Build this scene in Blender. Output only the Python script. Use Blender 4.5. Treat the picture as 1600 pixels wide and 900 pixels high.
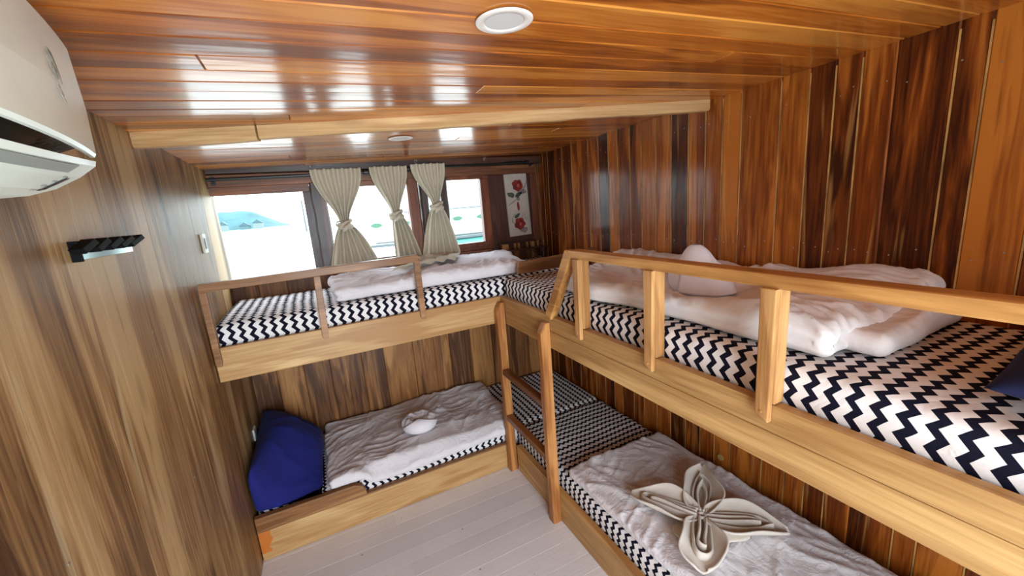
import bpy, bmesh, math, random
import numpy as np
from mathutils import Vector, Matrix

for o in list(bpy.data.objects):
    bpy.data.objects.remove(o)
SC = bpy.context.scene
COL = SC.collection

# ------------------------------------------------------------------ camera
cam_d = bpy.data.cameras.new('camera')
cam = bpy.data.objects.new('camera', cam_d)
COL.objects.link(cam)
cam_d.sensor_width = 36.0
cam_d.lens = 628.6126 / 1600 * 36.0
cam_d.clip_start = 0.02
cam_d.clip_end = 2000
_r = Vector((0.89266208, -0.44387391, -0.07829657))
_u = Vector((0.159738, 0.14911381, 0.97583238))
_f = Vector((0.42147144, 0.88359551, -0.20401177))
M = Matrix.Identity(4)
for i in range(3):
    M[i][0] = _r[i]; M[i][1] = _u[i]; M[i][2] = -_f[i]
M[0][3], M[1][3], M[2][3] = 0.515057, -2.27375286, 1.76439156
cam.matrix_world = M
SC.camera = cam

# ------------------------------------------------------------------ sky, light, exposure
SKY = 9.0
w = bpy.data.worlds.new('sky'); SC.world = w; w.use_nodes = True
wn = w.node_tree.nodes; wl = w.node_tree.links
bg = wn['Background']; bg.inputs['Strength'].default_value = SKY
tc = wn.new('ShaderNodeTexCoord'); sep = wn.new('ShaderNodeSeparateXYZ')
rmp = wn.new('ShaderNodeValToRGB')
wl.new(tc.outputs['Generated'], sep.inputs[0]); wl.new(sep.outputs['Z'], rmp.inputs[0])
rmp.color_ramp.elements[0].position = 0.0; rmp.color_ramp.elements[0].color = (0.82, 0.95, 1.0, 1)
rmp.color_ramp.elements[1].position = 0.9; rmp.color_ramp.elements[1].color = (0.72, 0.86, 1.0, 1)
wl.new(rmp.outputs[0], bg.inputs['Color'])

def area(name, loc, rot, sx, sy, power=0, col=(1, 1, 1), portal=False):
    d = bpy.data.lights.new(name, 'AREA'); d.shape = 'RECTANGLE'; d.size = sx; d.size_y = sy
    d.energy = power; d.color = col
    if portal: d.cycles.is_portal = True
    o = bpy.data.objects.new(name, d); COL.objects.link(o)
    o.location = loc; o.rotation_euler = rot
    return o
# sky portals in the three window openings and in the open doorway behind the camera
area('window_portal', (0.90, 0.90, 1.70), (math.radians(90), 0, math.pi), 1.9, 0.65, portal=True)
area('doorway_portal', (0.72, -3.33, 1.02), (math.radians(90), 0, 0), 1.2, 2.05, portal=True)
# daylight of the open deck coming in through the doorway behind the camera
DOORLIGHT = 50
area('doorway_daylight', (0.72, -3.55, 1.25), (math.radians(80), 0, 0), 1.1, 1.7, DOORLIGHT, (0.78, 0.90, 1.0))

SC.view_settings.view_transform = 'Standard'
SC.view_settings.look = 'None'
SC.view_settings.gamma = 1.0
SC.view_settings.use_curve_mapping = False
SC.view_settings.exposure = -0.12

# ------------------------------------------------------------------ helpers
XC = 1.51      # face of the right-hand bunk
D = 0.764      # window wall
W = 2.299      # right wall
YR = -3.25     # rear wall
def ceil_z(x, y): return 2.106 + 0.0214 * x - 0.0148 * y

def lin(c):
    return tuple(((v / 255) / 12.92 if v / 255 <= 0.04045 else (((v / 255) + 0.055) / 1.055) ** 2.4) for v in c) + (1,)

def noise2(x, y, seed=0):
    """smooth value/gradient noise, about -1..1"""
    x = np.asarray(x, float); y = np.asarray(y, float)
    xi = np.floor(x).astype(np.int64); yi = np.floor(y).astype(np.int64)
    xf = x - xi; yf = y - yi
    def g(ix, iy):
        h = (ix * 374761393 + iy * 668265263 + seed * 982451653) & 0x7fffffff
        h = ((h ^ (h >> 13)) * 1274126177) & 0x7fffffff
        h = (h ^ (h >> 16)) & 0xffff
        a = h / 65535.0 * 2 * np.pi
        return np.cos(a), np.sin(a)
    def dot(ix, iy, dx, dy):
        a, b = g(ix, iy); return a * dx + b * dy
    u = xf ** 3 * (xf * (xf * 6 - 15) + 10); v = yf ** 3 * (yf * (yf * 6 - 15) + 10)
    n00 = dot(xi, yi, xf, yf); n10 = dot(xi + 1, yi, xf - 1, yf)
    n01 = dot(xi, yi + 1, xf, yf - 1); n11 = dot(xi + 1, yi + 1, xf - 1, yf - 1)
    return 1.5 * ((n00 * (1 - u) + n10 * u) * (1 - v) + (n01 * (1 - u) + n11 * u) * v)

def ridge(x, y, seed=0, k=2.0):
    n = 1 - np.minimum(1, np.abs(noise2(x, y, seed)) * 1.6)
    return n ** k

def wrinkle(x, y, seed=0, ang=0.3, s=1.0, fine=1.0):
    """crumpled-cloth height: soft dents plus long soft folds that mostly follow one direction"""
    wx = x + 0.05 * noise2(x * 3.5, y * 3.5, seed + 1); wy = y + 0.05 * noise2(x * 3.5, y * 3.5, seed + 2)
    h = 0.012 * noise2(x * 3.2, y * 3.2, seed + 3)
    for k, (da, f1, f2, A) in enumerate(((0.0, 1.6, 7.0, 0.012), (0.9, 2.2, 10.0, 0.010), (-0.5, 3.2, 16.0, 0.009), (0.35, 6.0, 26.0, 0.0055 * fine), (1.3, 8.0, 20.0, 0.003 * fine))):
        c, sn = math.cos(ang + da), math.sin(ang + da)
        a = wx * c + wy * sn; b = -wx * sn + wy * c
        mask = sstep(-0.25, 0.45, noise2(x * 3.1 + 7 * k, y * 3.1, seed + 20 + k))
        h = h + A * ridge(a * f1, b * f2, seed + 4 + k, 2.2) * mask
    return h * s

def sstep(a, b, x):
    t = np.clip((np.asarray(x, float) - a) / (b - a), 0, 1); return t * t * (3 - 2 * t)

def tagtop(o, label=None, cat=None, group=None, kind=None):
    if label: o['label'] = label
    if cat: o['category'] = cat
    if group: o['group'] = group
    if kind: o['kind'] = kind
    return o

def link(name, me, mat=None, parent=None, smooth=None):
    if isinstance(me, bmesh.types.BMesh):
        bmesh.ops.recalc_face_normals(me, faces=me.faces)
        m = bpy.data.meshes.new(name); me.to_mesh(m); me.free(); me = m
    if smooth is not None:
        me.polygons.foreach_set('use_smooth', [smooth] * len(me.polygons))
    o = bpy.data.objects.new(name, me); COL.objects.link(o)
    if mat: me.materials.append(mat)
    if parent: 
        o.parent = parent
        o.matrix_parent_inverse = Matrix.Translation(parent.location).inverted()
    return o

def thing(name, loc, label, cat, group=None):
    o = bpy.data.objects.new(name, None); COL.objects.link(o); o.location = loc
    o.empty_display_size = 0.05
    return tagtop(o, label, cat, group)

def box(bm, lo, hi, bev=0.0, mat=None, seg=2):
    """axis-aligned box with bevelled edges; mat places it afterwards"""
    vs = [bm.verts.new((x, y, z)) for x in (lo[0], hi[0]) for y in (lo[1], hi[1]) for z in (lo[2], hi[2])]
    q = [(0, 1, 3, 2), (4, 6, 7, 5), (0, 4, 5, 1), (2, 3, 7, 6), (0, 2, 6, 4), (1, 5, 7, 3)]
    fs = [bm.faces.new([vs[i] for i in f]) for f in q]
    vv = vs
    if bev:
        es = list({e for f in fs for e in f.edges})
        r = bmesh.ops.bevel(bm, geom=es, offset=bev, segments=seg, affect='EDGES', profile=0.6)
        vv = list({v for f in r['faces'] for v in f.verts} | {v for v in vs if v.is_valid})
    if mat is not None: bmesh.ops.transform(bm, matrix=mat, verts=vv)
    return vv

def beam_between(bm, a, b, wd, ht, bev=0.003, up=(0, 0, 1)):
    a = Vector(a); b = Vector(b); t = (b - a); L = t.length; t.normalize()
    s = t.cross(Vector(up)).normalized(); n = s.cross(t)
    m = Matrix.Identity(4)
    for i in range(3):
        m[i][0] = t[i]; m[i][1] = s[i]; m[i][2] = n[i]; m[i][3] = a[i]
    return box(bm, (0, -wd / 2, -ht / 2), (L, wd / 2, ht / 2), bev, m)

def prism(bm, pts, axis, a, b, bev=0.0):
    """extrude a 2-D outline along an axis (0,1,2)"""
    def mk(p, d):
        q = [0, 0, 0]; k = [i for i in range(3) if i != axis]
        q[k[0]], q[k[1]] = p; q[axis] = d; return q
    A = [bm.verts.new(mk(p, a)) for p in pts]; B = [bm.verts.new(mk(p, b)) for p in pts]
    fs = [bm.faces.new(A), bm.faces.new(B[::-1])]
    n = len(pts)
    for i in range(n): fs.append(bm.faces.new((A[i], B[i], B[(i + 1) % n], A[(i + 1) % n])))
    if bev:
        es = list({e for f in fs[:2] for e in f.edges})
        bmesh.ops.bevel(bm, geom=es, offset=bev, segments=2, affect='EDGES', profile=0.6)

def grid_mesh(name, P, close_u=False, close_v=False):
    n, m = P.shape[:2]
    verts = P.reshape(-1, 3)
    faces = []
    for i in range(n - (0 if close_u else 1)):
        for j in range(m - (0 if close_v else 1)):
            i2 = (i + 1) % n; j2 = (j + 1) % m
            faces.append((i * m + j, i2 * m + j, i2 * m + j2, i * m + j2))
    me = bpy.data.meshes.new(name)
    me.from_pydata([tuple(map(float, v)) for v in verts], [], faces)
    me.update()
    return me

def tube(bm, pts, rad, n=10, cap=True, flat=(1, 1), up=(0, 0, 1)):
    pts = [Vector(p) for p in pts]
    rings = []
    for i, p in enumerate(pts):
        t = (pts[min(i + 1, len(pts) - 1)] - pts[max(i - 1, 0)]).normalized()
        s = t.cross(Vector(up))
        if s.length < 1e-4: s = t.cross(Vector((1, 0, 0)))
        s.normalize(); nn = s.cross(t)
        r = rad[i] if hasattr(rad, '__len__') else rad
        rings.append([bm.verts.new(p + s * (math.cos(2 * math.pi * k / n) * r * flat[0]) + nn * (math.sin(2 * math.pi * k / n) * r * flat[1])) for k in range(n)])
    for a, b in zip(rings, rings[1:]):
        for k in range(n): bm.faces.new((a[k], a[(k + 1) % n], b[(k + 1) % n], b[k]))
    if cap:
        bm.faces.new(rings[0]); bm.faces.new(rings[-1][::-1])

def slab_points(lo, hi, r, step):
    """vertices and faces of a rounded box sampled finely, for soft furnishings"""
    lo = np.array(lo, float); hi = np.array(hi, float)
    n = np.maximum(2, np.ceil((hi - lo) / step).astype(int))
    def axis_samples(k):
        return np.linspace(lo[k], hi[k], n[k] + 1)
    S = [axis_samples(k) for k in range(3)]
    idx = {}; V = []; F = []
    def vid(i, j, k):
        key = (i, j, k)
        if key not in idx:
            idx[key] = len(V); V.append((S[0][i], S[1][j], S[2][k]))
        return idx[key]
    nx, ny, nz = n
    for i in range(nx):
        for j in range(ny):
            F.append((vid(i, j, nz), vid(i + 1, j, nz), vid(i + 1, j + 1, nz), vid(i, j + 1, nz)))
            F.append((vid(i, j, 0), vid(i, j + 1, 0), vid(i + 1, j + 1, 0), vid(i + 1, j, 0)))
    for i in range(nx):
        for k in range(nz):
            F.append((vid(i, 0, k), vid(i + 1, 0, k), vid(i + 1, 0, k + 1), vid(i, 0, k + 1)))
            F.append((vid(i, ny, k), vid(i, ny, k + 1), vid(i + 1, ny, k + 1), vid(i + 1, ny, k)))
    for j in range(ny):
        for k in range(nz):
            F.append((vid(0, j, k), vid(0, j, k + 1), vid(0, j + 1, k + 1), vid(0, j + 1, k)))
            F.append((vid(nx, j, k), vid(nx, j + 1, k), vid(nx, j + 1, k + 1), vid(nx, j, k + 1)))
    V = np.array(V)
    r = min(r, *((hi - lo) / 2 - 1e-4))
    inner = np.clip(V, lo + r, hi - r)
    d = V - inner; L = np.linalg.norm(d, axis=1); L[L == 0] = 1
    V = inner + d / L[:, None] * r * np.minimum(1, np.where(L > 0, 1, 0))[:, None] * (np.linalg.norm(V - inner, axis=1) > 0)[:, None]
    return V, F

def mesh_vf(name, V, F):
    me = bpy.data.meshes.new(name)
    me.from_pydata([tuple(map(float, v)) for v in V], [], F); me.update()
    return me

# ------------------------------------------------------------------ node materials
class NT:
    def __init__(s, name):
        s.m = bpy.data.materials.new(name); s.m.use_nodes = True
        s.t = s.m.node_tree; s.n = s.t.nodes; s.l = s.t.links
        s.b = s.n['Principled BSDF']
    def new(s, t, **k):
        q = s.n.new(t)
        for a, b in k.items(): setattr(q, a, b)
        return q
    def put(s, sock, v):
        if hasattr(v, 'links') or isinstance(v, bpy.types.NodeSocket): s.l.new(v, sock)
        else: sock.default_value = v
    def math(s, op, a, b=None, c=None, clamp=False):
        q = s.new('ShaderNodeMath', operation=op, use_clamp=clamp)
        for i, v in enumerate((a, b, c)):
            if v is not None: s.put(q.inputs[i], v)
        return q.outputs[0]
    def vmath(s, op, a, b):
        q = s.new('ShaderNodeVectorMath', operation=op)
        s.put(q.inputs[0], a); s.put(q.inputs[1], b); return q.outputs[0]
    def noise(s, vec, scale, detail=4, rough=0.55, dist=0.0):
        q = s.new('ShaderNodeTexNoise'); s.put(q.inputs['Vector'], vec)
        q.inputs['Scale'].default_value = scale; q.inputs['Detail'].default_value = detail
        q.inputs['Roughness'].default_value = rough; q.inputs['Distortion'].default_value = dist
        return q.outputs['Fac']
    def ramp(s, fac, stops):
        q = s.new('ShaderNodeValToRGB'); s.put(q.inputs[0], fac)
        e = q.color_ramp.elements
        while len(e) < len(stops): e.new(0.5)
        for x, (p, c) in zip(e, stops): x.position = p; x.color = c
        return q.outputs[0]
    def mix(s, fac, a, b, mode='MIX'):
        q = s.new('ShaderNodeMix', data_type='RGBA', blend_type=mode)
        s.put(q.inputs[0], fac); s.put(q.inputs[6], a); s.put(q.inputs[7], b); return q.outputs[2]
    def bump(s, h, strength, dist=0.01, normal=None):
        q = s.new('ShaderNodeBump'); s.put(q.inputs['Height'], h)
        q.inputs['Strength'].default_value = strength; q.inputs['Distance'].default_value = dist
        if normal is not None: s.l.new(normal, q.inputs['Normal'])
        return q.outputs[0]
    def coord(s):
        return s.new('ShaderNodeTexCoord').outputs['Object']

def wood(name, dark, mid, light, axis, rough=0.35, coat=0.3, var=0.5, grain=1.0, knots=0.25, streak=0.0, pale=None, bump=0.25, spec=0.5, offset=(0, 0, 0), crough=0.15, flame=0.35, fdist=0.9, con=1.0, dk=0.7):
    N = NT(name)
    co = N.coord()
    st = [7.0 * grain] * 3; st[axis] = 0.8 * grain
    att = N.new('ShaderNodeAttribute', attribute_name='prand').outputs['Fac']
    comb = N.new('ShaderNodeCombineXYZ')
    N.put(comb.inputs[0], N.math('MULTIPLY_ADD', att, 37.0, offset[0])); N.put(comb.inputs[1], N.math('MULTIPLY_ADD', att, 91.0, offset[1])); N.put(comb.inputs[2], N.math('MULTIPLY_ADD', att, 53.0, offset[2]))
    v = N.vmath('ADD', N.vmath('MULTIPLY', co, tuple(st)), comb.outputs[0])
    n1 = N.noise(v, 1.0, 4, 0.55, 0.7)
    ring = N.math('SINE', N.math('MULTIPLY', n1, 34.0))
    st2 = [90.0] * 3; st2[axis] = 3.0
    v2 = N.vmath('ADD', N.vmath('MULTIPLY', co, tuple(st2)), comb.outputs[0])
    n2 = N.noise(v2, 1.0, 3, 0.6, 0.2)
    f = N.math('MULTIPLY', n1, 0.85)
    f = N.math('ADD', f, N.math('MULTIPLY', ring, 0.055))
    f = N.math('ADD', f, N.math('MULTIPLY_ADD', n2, 0.34, -0.17))
    f = N.math('ADD', f, N.math('MULTIPLY_ADD', att, var * 0.5, 0.08 - var * 0.25 * (1 if var else 0)))
    c = N.ramp(f, [(0.5 - 0.23 / con, lin(dark)), (0.5, lin(mid)), (0.5 + 0.24 / con, lin(light))])
    if streak:
        st3 = [11.0] * 3; st3[axis] = flame
        v3 = N.vmath('ADD', N.vmath('MULTIPLY', co, tuple(st3)), comb.outputs[0])
        n3 = N.noise(v3, 1.0, 4, 0.55, fdist)
        sf = N.ramp(n3, [(0.60, (0, 0, 0, 1)), (0.70, (1, 1, 1, 1))])
        c = N.mix(N.math('MULTIPLY', sf, streak), c, lin(pale or light))
        n4 = N.noise(v3, 1.7, 4, 0.55, fdist)
        df = N.ramp(n4, [(0.30, (1, 1, 1, 1)), (0.40, (0, 0, 0, 1))])
        c = N.mix(N.math('MULTIPLY', df, streak * 0.9), c, lin(tuple(x * dk for x in dark)))
    if knots:
        st4 = [5.0] * 3; st4[axis] = 1.6
        v4 = N.vmath('ADD', N.vmath('MULTIPLY', co, tuple(st4)), comb.outputs[0])
        vo = N.new('ShaderNodeTexVoronoi'); N.put(vo.inputs['Vector'], v4); vo.inputs['Scale'].default_value = 1.0
        kf = N.ramp(vo.outputs['Distance'], [(0.03, (1, 1, 1, 1)), (0.13, (0, 0, 0, 1))])
        c = N.mix(N.math('MULTIPLY', kf, knots), c, lin(tuple(x * 0.4 for x in dark)))
    N.l.new(c, N.b.inputs['Base Color'])
    N.put(N.b.inputs['Roughness'], N.math('MULTIPLY_ADD', n2, 0.22, rough - 0.11))
    N.b.inputs['Coat Weight'].default_value = coat; N.b.inputs['Coat Roughness'].default_value = crough
    N.b.inputs['Specular IOR Level'].default_value = spec
    nn = N.bump(N.math('ADD', n2, N.math('MULTIPLY', n1, 1.5)), bump, 0.004)
    N.l.new(nn, N.b.inputs['Normal'])
    if coat:
        slow = N.noise(N.vmath('MULTIPLY', co, tuple(2.0 if i == axis else 14.0 for i in range(3))), 1.0, 2, 0.5)
        N.l.new(N.bump(slow, 0.35, 0.006), N.b.inputs['Coat Normal'])
    return N.m

def plain(name, col, rough=0.5, metal=0.0, bump=0.0, bscale=200, spec=0.5, emit=None, coat=0, var=0.0, vscale=8):
    N = NT(name)
    N.b.inputs['Roughness'].default_value = rough; N.b.inputs['Metallic'].default_value = metal
    N.b.inputs['Specular IOR Level'].default_value = spec; N.b.inputs['Coat Weight'].default_value = coat
    co = N.coord(); n = N.noise(co, vscale, 4, 0.6)
    a = lin(col); b = lin(tuple(x * (1 - var) for x in col))
    N.l.new(N.ramp(n, [(0.35, b), (0.65, a)]), N.b.inputs['Base Color'])
    if bump: N.l.new(N.bump(N.noise(co, bscale, 3, 0.6), bump, 0.002), N.b.inputs['Normal'])
    if emit: N.b.inputs['Emission Color'].default_value = lin(col); N.b.inputs['Emission Strength'].default_value = emit
    return N.m

def fabric(name, col, crease=0.5, weave=0.15, rough=0.9, sheen=0.3, var=0.04, cscale=1.0, stretch=(1, 1, 1)):
    N = NT(name); co = N.coord()
    v = N.vmath('MULTIPLY', co, tuple(stretch))
    wobble = N.noise(v, 7 * cscale, 3, 0.6)
    a = N.noise(v, 13 * cscale, 3, 0.5, 1.2)
    r = N.math('SUBTRACT', 1.0, N.math('MULTIPLY', N.math('ABSOLUTE', N.math('SUBTRACT', a, 0.5)), 7.0), clamp=True)
    b = N.noise(v, 34 * cscale, 2, 0.5, 0.8)
    r2 = N.math('SUBTRACT', 1.0, N.math('MULTIPLY', N.math('ABSOLUTE', N.math('SUBTRACT', b, 0.5)), 6.0), clamp=True)
    h = N.math('ADD', N.math('MULTIPLY', r, 0.6), N.math('ADD', N.math('MULTIPLY', r2, 0.22), wobble))
    n1 = N.bump(h, crease * 0.45, 0.008)
    wv = N.noise(co, 900, 2, 0.5)
    n2 = N.bump(wv, weave, 0.001, n1)
    N.l.new(n2, N.b.inputs['Normal'])
    c1 = lin(col); c2 = lin(tuple(x * (1 - var) for x in col))
    N.l.new(N.ramp(wobble, [(0.3, c2), (0.7, c1)]), N.b.inputs['Base Color'])
    N.b.inputs['Roughness'].default_value = rough; N.b.inputs['Sheen Weight'].default_value = sheen * 0.3
    N.b.inputs['Specular IOR Level'].default_value = 0.25
    return N.m

def chevron(name, along, spacing=0.046, wl=0.045, amp=0.0092, duty=0.44):
    """zigzag bands: they run up the side and across the top ('along' = axis across which they repeat)"""
    N = NT(name); co = N.coord(); s = N.new('ShaderNodeSeparateXYZ'); N.l.new(co, s.inputs[0])
    v = s.outputs[along]; o = s.outputs[1 - along]
    u = N.math('ADD', o, s.outputs[2])
    wob = N.noise(co, 5, 2, 0.5)
    t = N.math('PINGPONG', N.math('ADD', u, N.math('MULTIPLY', wob, 0.03)), wl / 2)
    t = N.math('MULTIPLY', t, amp * 4 / wl)
    q = N.math('ADD', N.math('ADD', v, t), N.math('MULTIPLY', wob, 0.02))
    fr = N.math('FRACT', N.math('MULTIPLY', q, 1 / spacing))
    m = N.math('LESS_THAN', fr, duty)
    c = N.mix(m, lin((232, 227, 226)), lin((20, 20, 36)))
    N.l.new(c, N.b.inputs['Base Color'])
    N.b.inputs['Roughness'].default_value = 0.9
    N.b.inputs['Specular IOR Level'].default_value = 0.12
    n1 = N.bump(N.noise(co, 9, 4, 0.55, 0.8), 0.35, 0.02)
    N.l.new(N.bump(N.noise(co, 800, 2), 0.12, 0.001, n1), N.b.inputs['Normal'])
    return N.m

# varnished cabin timber
CEIL = wood('varnished_ceiling_wood', (124, 60, 16), (188, 104, 34), (220, 144, 62), 0, rough=0.42, coat=1.0, var=0.55, streak=0.10, pale=(214, 146, 80), con=1.3, spec=0.15, crough=0.16, bump=0.15, grain=0.8)
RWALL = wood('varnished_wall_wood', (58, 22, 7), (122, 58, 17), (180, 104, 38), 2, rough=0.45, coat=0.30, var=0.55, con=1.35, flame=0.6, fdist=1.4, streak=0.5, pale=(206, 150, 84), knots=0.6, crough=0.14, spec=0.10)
BWALL = wood('window_wall_wood', (84, 48, 24), (148, 98, 54), (192, 138, 82), 2, con=1.3, rough=0.5, coat=0.12, var=0.7, streak=0.4, pale=(200, 150, 96), spec=0.3)
LWALL = wood('left_wall_teak', (78, 50, 29), (144, 107, 68), (188, 154, 108), 2, con=1.5, rough=0.45, coat=0.0, var=0.2, grain=0.5, streak=0.55, flame=0.8, fdist=1.8, pale=(204, 180, 140), crough=0.35, knots=0.3, spec=0.2)
TRIMD = wood('dark_driftwood', (52, 36, 34), (92, 66, 58), (138, 108, 96), 2, rough=0.45, coat=0.1, streak=0.4, pale=(150, 126, 114))
TRIMH = wood('dark_header_wood', (40, 22, 18), (78, 42, 28), (120, 70, 44), 0, rough=0.45, coat=0.1, streak=0.3)
TRIMX = wood('window_trim_wood', (84, 46, 26), (140, 84, 50), (176, 116, 72), 0, rough=0.45, coat=0.1)
TRIMZ = wood('window_post_wood', (84, 40, 22), (136, 72, 40), (172, 104, 62), 2, rough=0.45, coat=0.1)
PLYW = wood('reddish_plywood', (60, 30, 24), (88, 48, 36), (112, 66, 48), 2, rough=0.4, coat=0.1, knots=0)
PALEX = wood('pale_board_lengthwise', (172, 126, 76), (214, 176, 122), (232, 204, 158), 0, rough=0.5, coat=0.08, streak=0.2, pale=(236, 206, 156), knots=0.3, spec=0.3, grain=0.6)
PALEY = wood('golden_board_lengthwise', (158, 114, 66), (206, 164, 106), (226, 192, 136), 1, rough=0.5, coat=0.10, streak=0.25, pale=(232, 192, 130), knots=0.25, spec=0.3, grain=0.55)
RAILX = wood('brown_rail_wood', (120, 78, 44), (166, 118, 74), (192, 146, 98), 0, rough=0.45, coat=0.12, spec=0.3)
RAILY = wood('golden_rail_wood', (150, 98, 50), (198, 146, 84), (218, 170, 108), 1, rough=0.45, coat=0.15, knots=0.4, grain=0.8, spec=0.3)
POSTZ = wood('golden_post_wood', (146, 98, 54), (196, 146, 92), (216, 174, 120), 2, rough=0.45, coat=0.12, knots=0.3, grain=0.8, spec=0.3)
LADZ = wood('ladder_post_wood', (142, 84, 40), (192, 132, 76), (216, 160, 100), 2, rough=0.45, coat=0.12, streak=0.3, pale=(216, 166, 108), knots=0.5, spec=0.3)
RUNGY = wood('ladder_rung_wood', (92, 52, 24), (142, 88, 46), (176, 116, 66), 1, rough=0.45, coat=0.12)
BEAMX = wood('raw_beam_wood', (180, 136, 90), (222, 184, 134), (236, 206, 160), 0, rough=0.6, coat=0.0, knots=0.25, grain=0.6, spec=0.2, bump=0.05)
UNDER = wood('bunk_underside_plywood', (80, 46, 26), (120, 76, 44), (150, 100, 60), 0, rough=0.6, coat=0)

QUILT = fabric('white_quilt_cotton', (226, 219, 222), crease=0.75)
QUILT2 = fabric('white_duvet_cotton', (232, 224, 223), crease=0.35, cscale=0.7)
TOWEL = fabric('cream_towel_cotton', (216, 204, 192), crease=0.15, weave=0.5)
TOWELW = fabric('white_towel_cotton', (232, 226, 232), crease=0.12, weave=0.4)
CURT = fabric('cream_curtain_cotton', (202, 192, 172), crease=0.18, weave=0.3)
NAVY = fabric('navy_pillow_cotton', (30, 35, 112), crease=0.35, weave=0.15, cscale=0.6, sheen=0.1)
NAVYD = fabric('dark_navy_pillow_cotton', (24, 27, 62), crease=0.25, cscale=0.6, sheen=0.1)
CHX = chevron('chevron_cotton_back', 0)
CHY = chevron('chevron_cotton_right', 1)
CHXL = chevron('chevron_cotton_low_back', 0, 0.044, 0.034, 0.0072, 0.42)
CHYL = chevron('chevron_cotton_low_right', 1, 0.044, 0.034, 0.0072, 0.42)
BLACK = plain('black_rod_metal', (22, 26, 26), 0.35)
BLACKP = plain('black_hook_metal', (14, 14, 16), 0.7, spec=0.1)
MIRROR = plain('polished_steel', (224, 232, 234), 0.12, 1.0)
WHITEP = plain('white_plastic', (222, 220, 214), 0.35, bump=0.02, var=0.03)
WHITEP2 = plain('cream_plastic', (206, 202, 184), 0.4)
GREYP = plain('grey_plastic', (120, 122, 116), 0.4)
ACW = plain('air_conditioner_shell', (240, 247, 234), 0.32, var=0.06, vscale=3)
ACD = plain('air_conditioner_duct', (16, 18, 28), 0.15, coat=0.6)
ACM = plain('air_conditioner_vane', (150, 156, 150), 0.35)
LENS = plain('downlight_diffuser', (214, 210, 208), 0.5)
LRING = plain('downlight_ring', (236, 226, 218), 0.35)
SCREW = plain('screw_steel', (170, 160, 150), 0.35, 0.7)

def painted_floor():
    N = NT('painted_floor'); co = N.coord()
    att = N.new('ShaderNodeAttribute', attribute_name='prand').outputs['Fac']
    n = N.noise(co, 3, 4, 0.6); n2 = N.noise(N.vmath('MULTIPLY', co, (4, 60, 1)), 1, 4, 0.6)
    f = N.math('ADD', N.math('MULTIPLY', n, 0.6), N.math('MULTIPLY', att, 0.35))
    c = N.ramp(f, [(0.2, lin((216, 212, 216))), (0.75, lin((234, 230, 232)))])
    vo = N.new('ShaderNodeTexVoronoi'); N.put(vo.inputs['Vector'], N.vmath('MULTIPLY', co, (1, 1, 0))); vo.inputs['Scale'].default_value = 9
    dots = N.math('LESS_THAN', vo.outputs['Distance'], 0.045)
    c = N.mix(N.math('MULTIPLY', dots, 0.75), c, lin((110, 98, 92)))
    N.l.new(c, N.b.inputs['Base Color'])
    N.put(N.b.inputs['Roughness'], N.math('MULTIPLY_ADD', n2, 0.2, 0.25))
    N.b.inputs['Coat Weight'].default_value = 0.15
    N.l.new(N.bump(N.math('ADD', n2, N.math('MULTIPLY', n, 2)), 0.3, 0.003), N.b.inputs['Normal'])
    return N.m
FLOORM = painted_floor()

# ------------------------------------------------------------------ planked panels of the room
def planks(name, cuts, l0, l1, place, mat, groove=0.004, depth=0.004, joints=None, seed=0, kind='structure', twist=0.0, sub=1):
    """one mesh of planks with real grooves; cuts = edges across, place(a, l, d) -> xyz"""
    rnd = random.Random(seed)
    V = []; F = []; pr = []
    for i, (a0, a1) in enumerate(zip(cuts, cuts[1:])):
        ls = [l0] + sorted((joints or {}).get(i, [])) + [l1]
        for la, lb in zip(ls, ls[1:]):
            r = rnd.random()
            g = min(groove, (a1 - a0) * 0.3); dd = rnd.uniform(0, depth * 0.35)
            As = [(a0, -depth), (a0 + g, -dd), (a1 - g, -dd * 0.5), (a1, -depth)]
            e = 0.0025
            Ls = [(la, 1), (la + e, 0)] + [(la + (lb - la) * k / sub, 0) for k in range(1, sub)] + [(lb - e, 0), (lb, 1)]
            base = len(V)
            for (a, d) in As:
                for (l, ed) in Ls:
                    V.append(place(a, l, min(d, -depth if ed else 0)))
            nl = len(Ls)
            for x in range(3):
                for y in range(nl - 1):
                    F.append((base + x * nl + y, base + (x + 1) * nl + y, base + (x + 1) * nl + y + 1, base + x * nl + y + 1)); pr.append(r)
    me = bpy.data.meshes.new(name); me.from_pydata([tuple(v) for v in V], [], F); me.update()
    at = me.attributes.new('prand', 'FLOAT', 'FACE'); at.data.foreach_set('value', pr)
    me.materials.append(mat)
    return me

def add_slab(me, pts8):
    """append a closed backing solid (8 corners) to a panel mesh"""
    bm = bmesh.new(); bm.from_mesh(me)
    vs = [bm.verts.new(p) for p in pts8]
    for f in [(0, 1, 3, 2), (4, 6, 7, 5), (0, 4, 5, 1), (2, 3, 7, 6), (0, 2, 6, 4), (1, 5, 7, 3)]:
        bm.faces.new([vs[i] for i in f])
    bm.to_mesh(me); bm.free()

def slab8(x0, x1, y0, y1, zf0, zf1):
    return [(x, y, z(x, y)) for x in (x0, x1) for y in (y0, y1) for z in (zf0, zf1)]

rnd = random.Random(5)
def cutlist(a, b, lo, hi, fixed=()):
    out = [a]; 
    while out[-1] < b - lo * 0.7:
        out.append(min(b, out[-1] + rnd.uniform(lo, hi)))
    out[-1] = b
    for f in fixed:
        k = min(range(1, len(out) - 1), key=lambda i: abs(out[i] - f)); out[k] = f
    return sorted(out)

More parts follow.
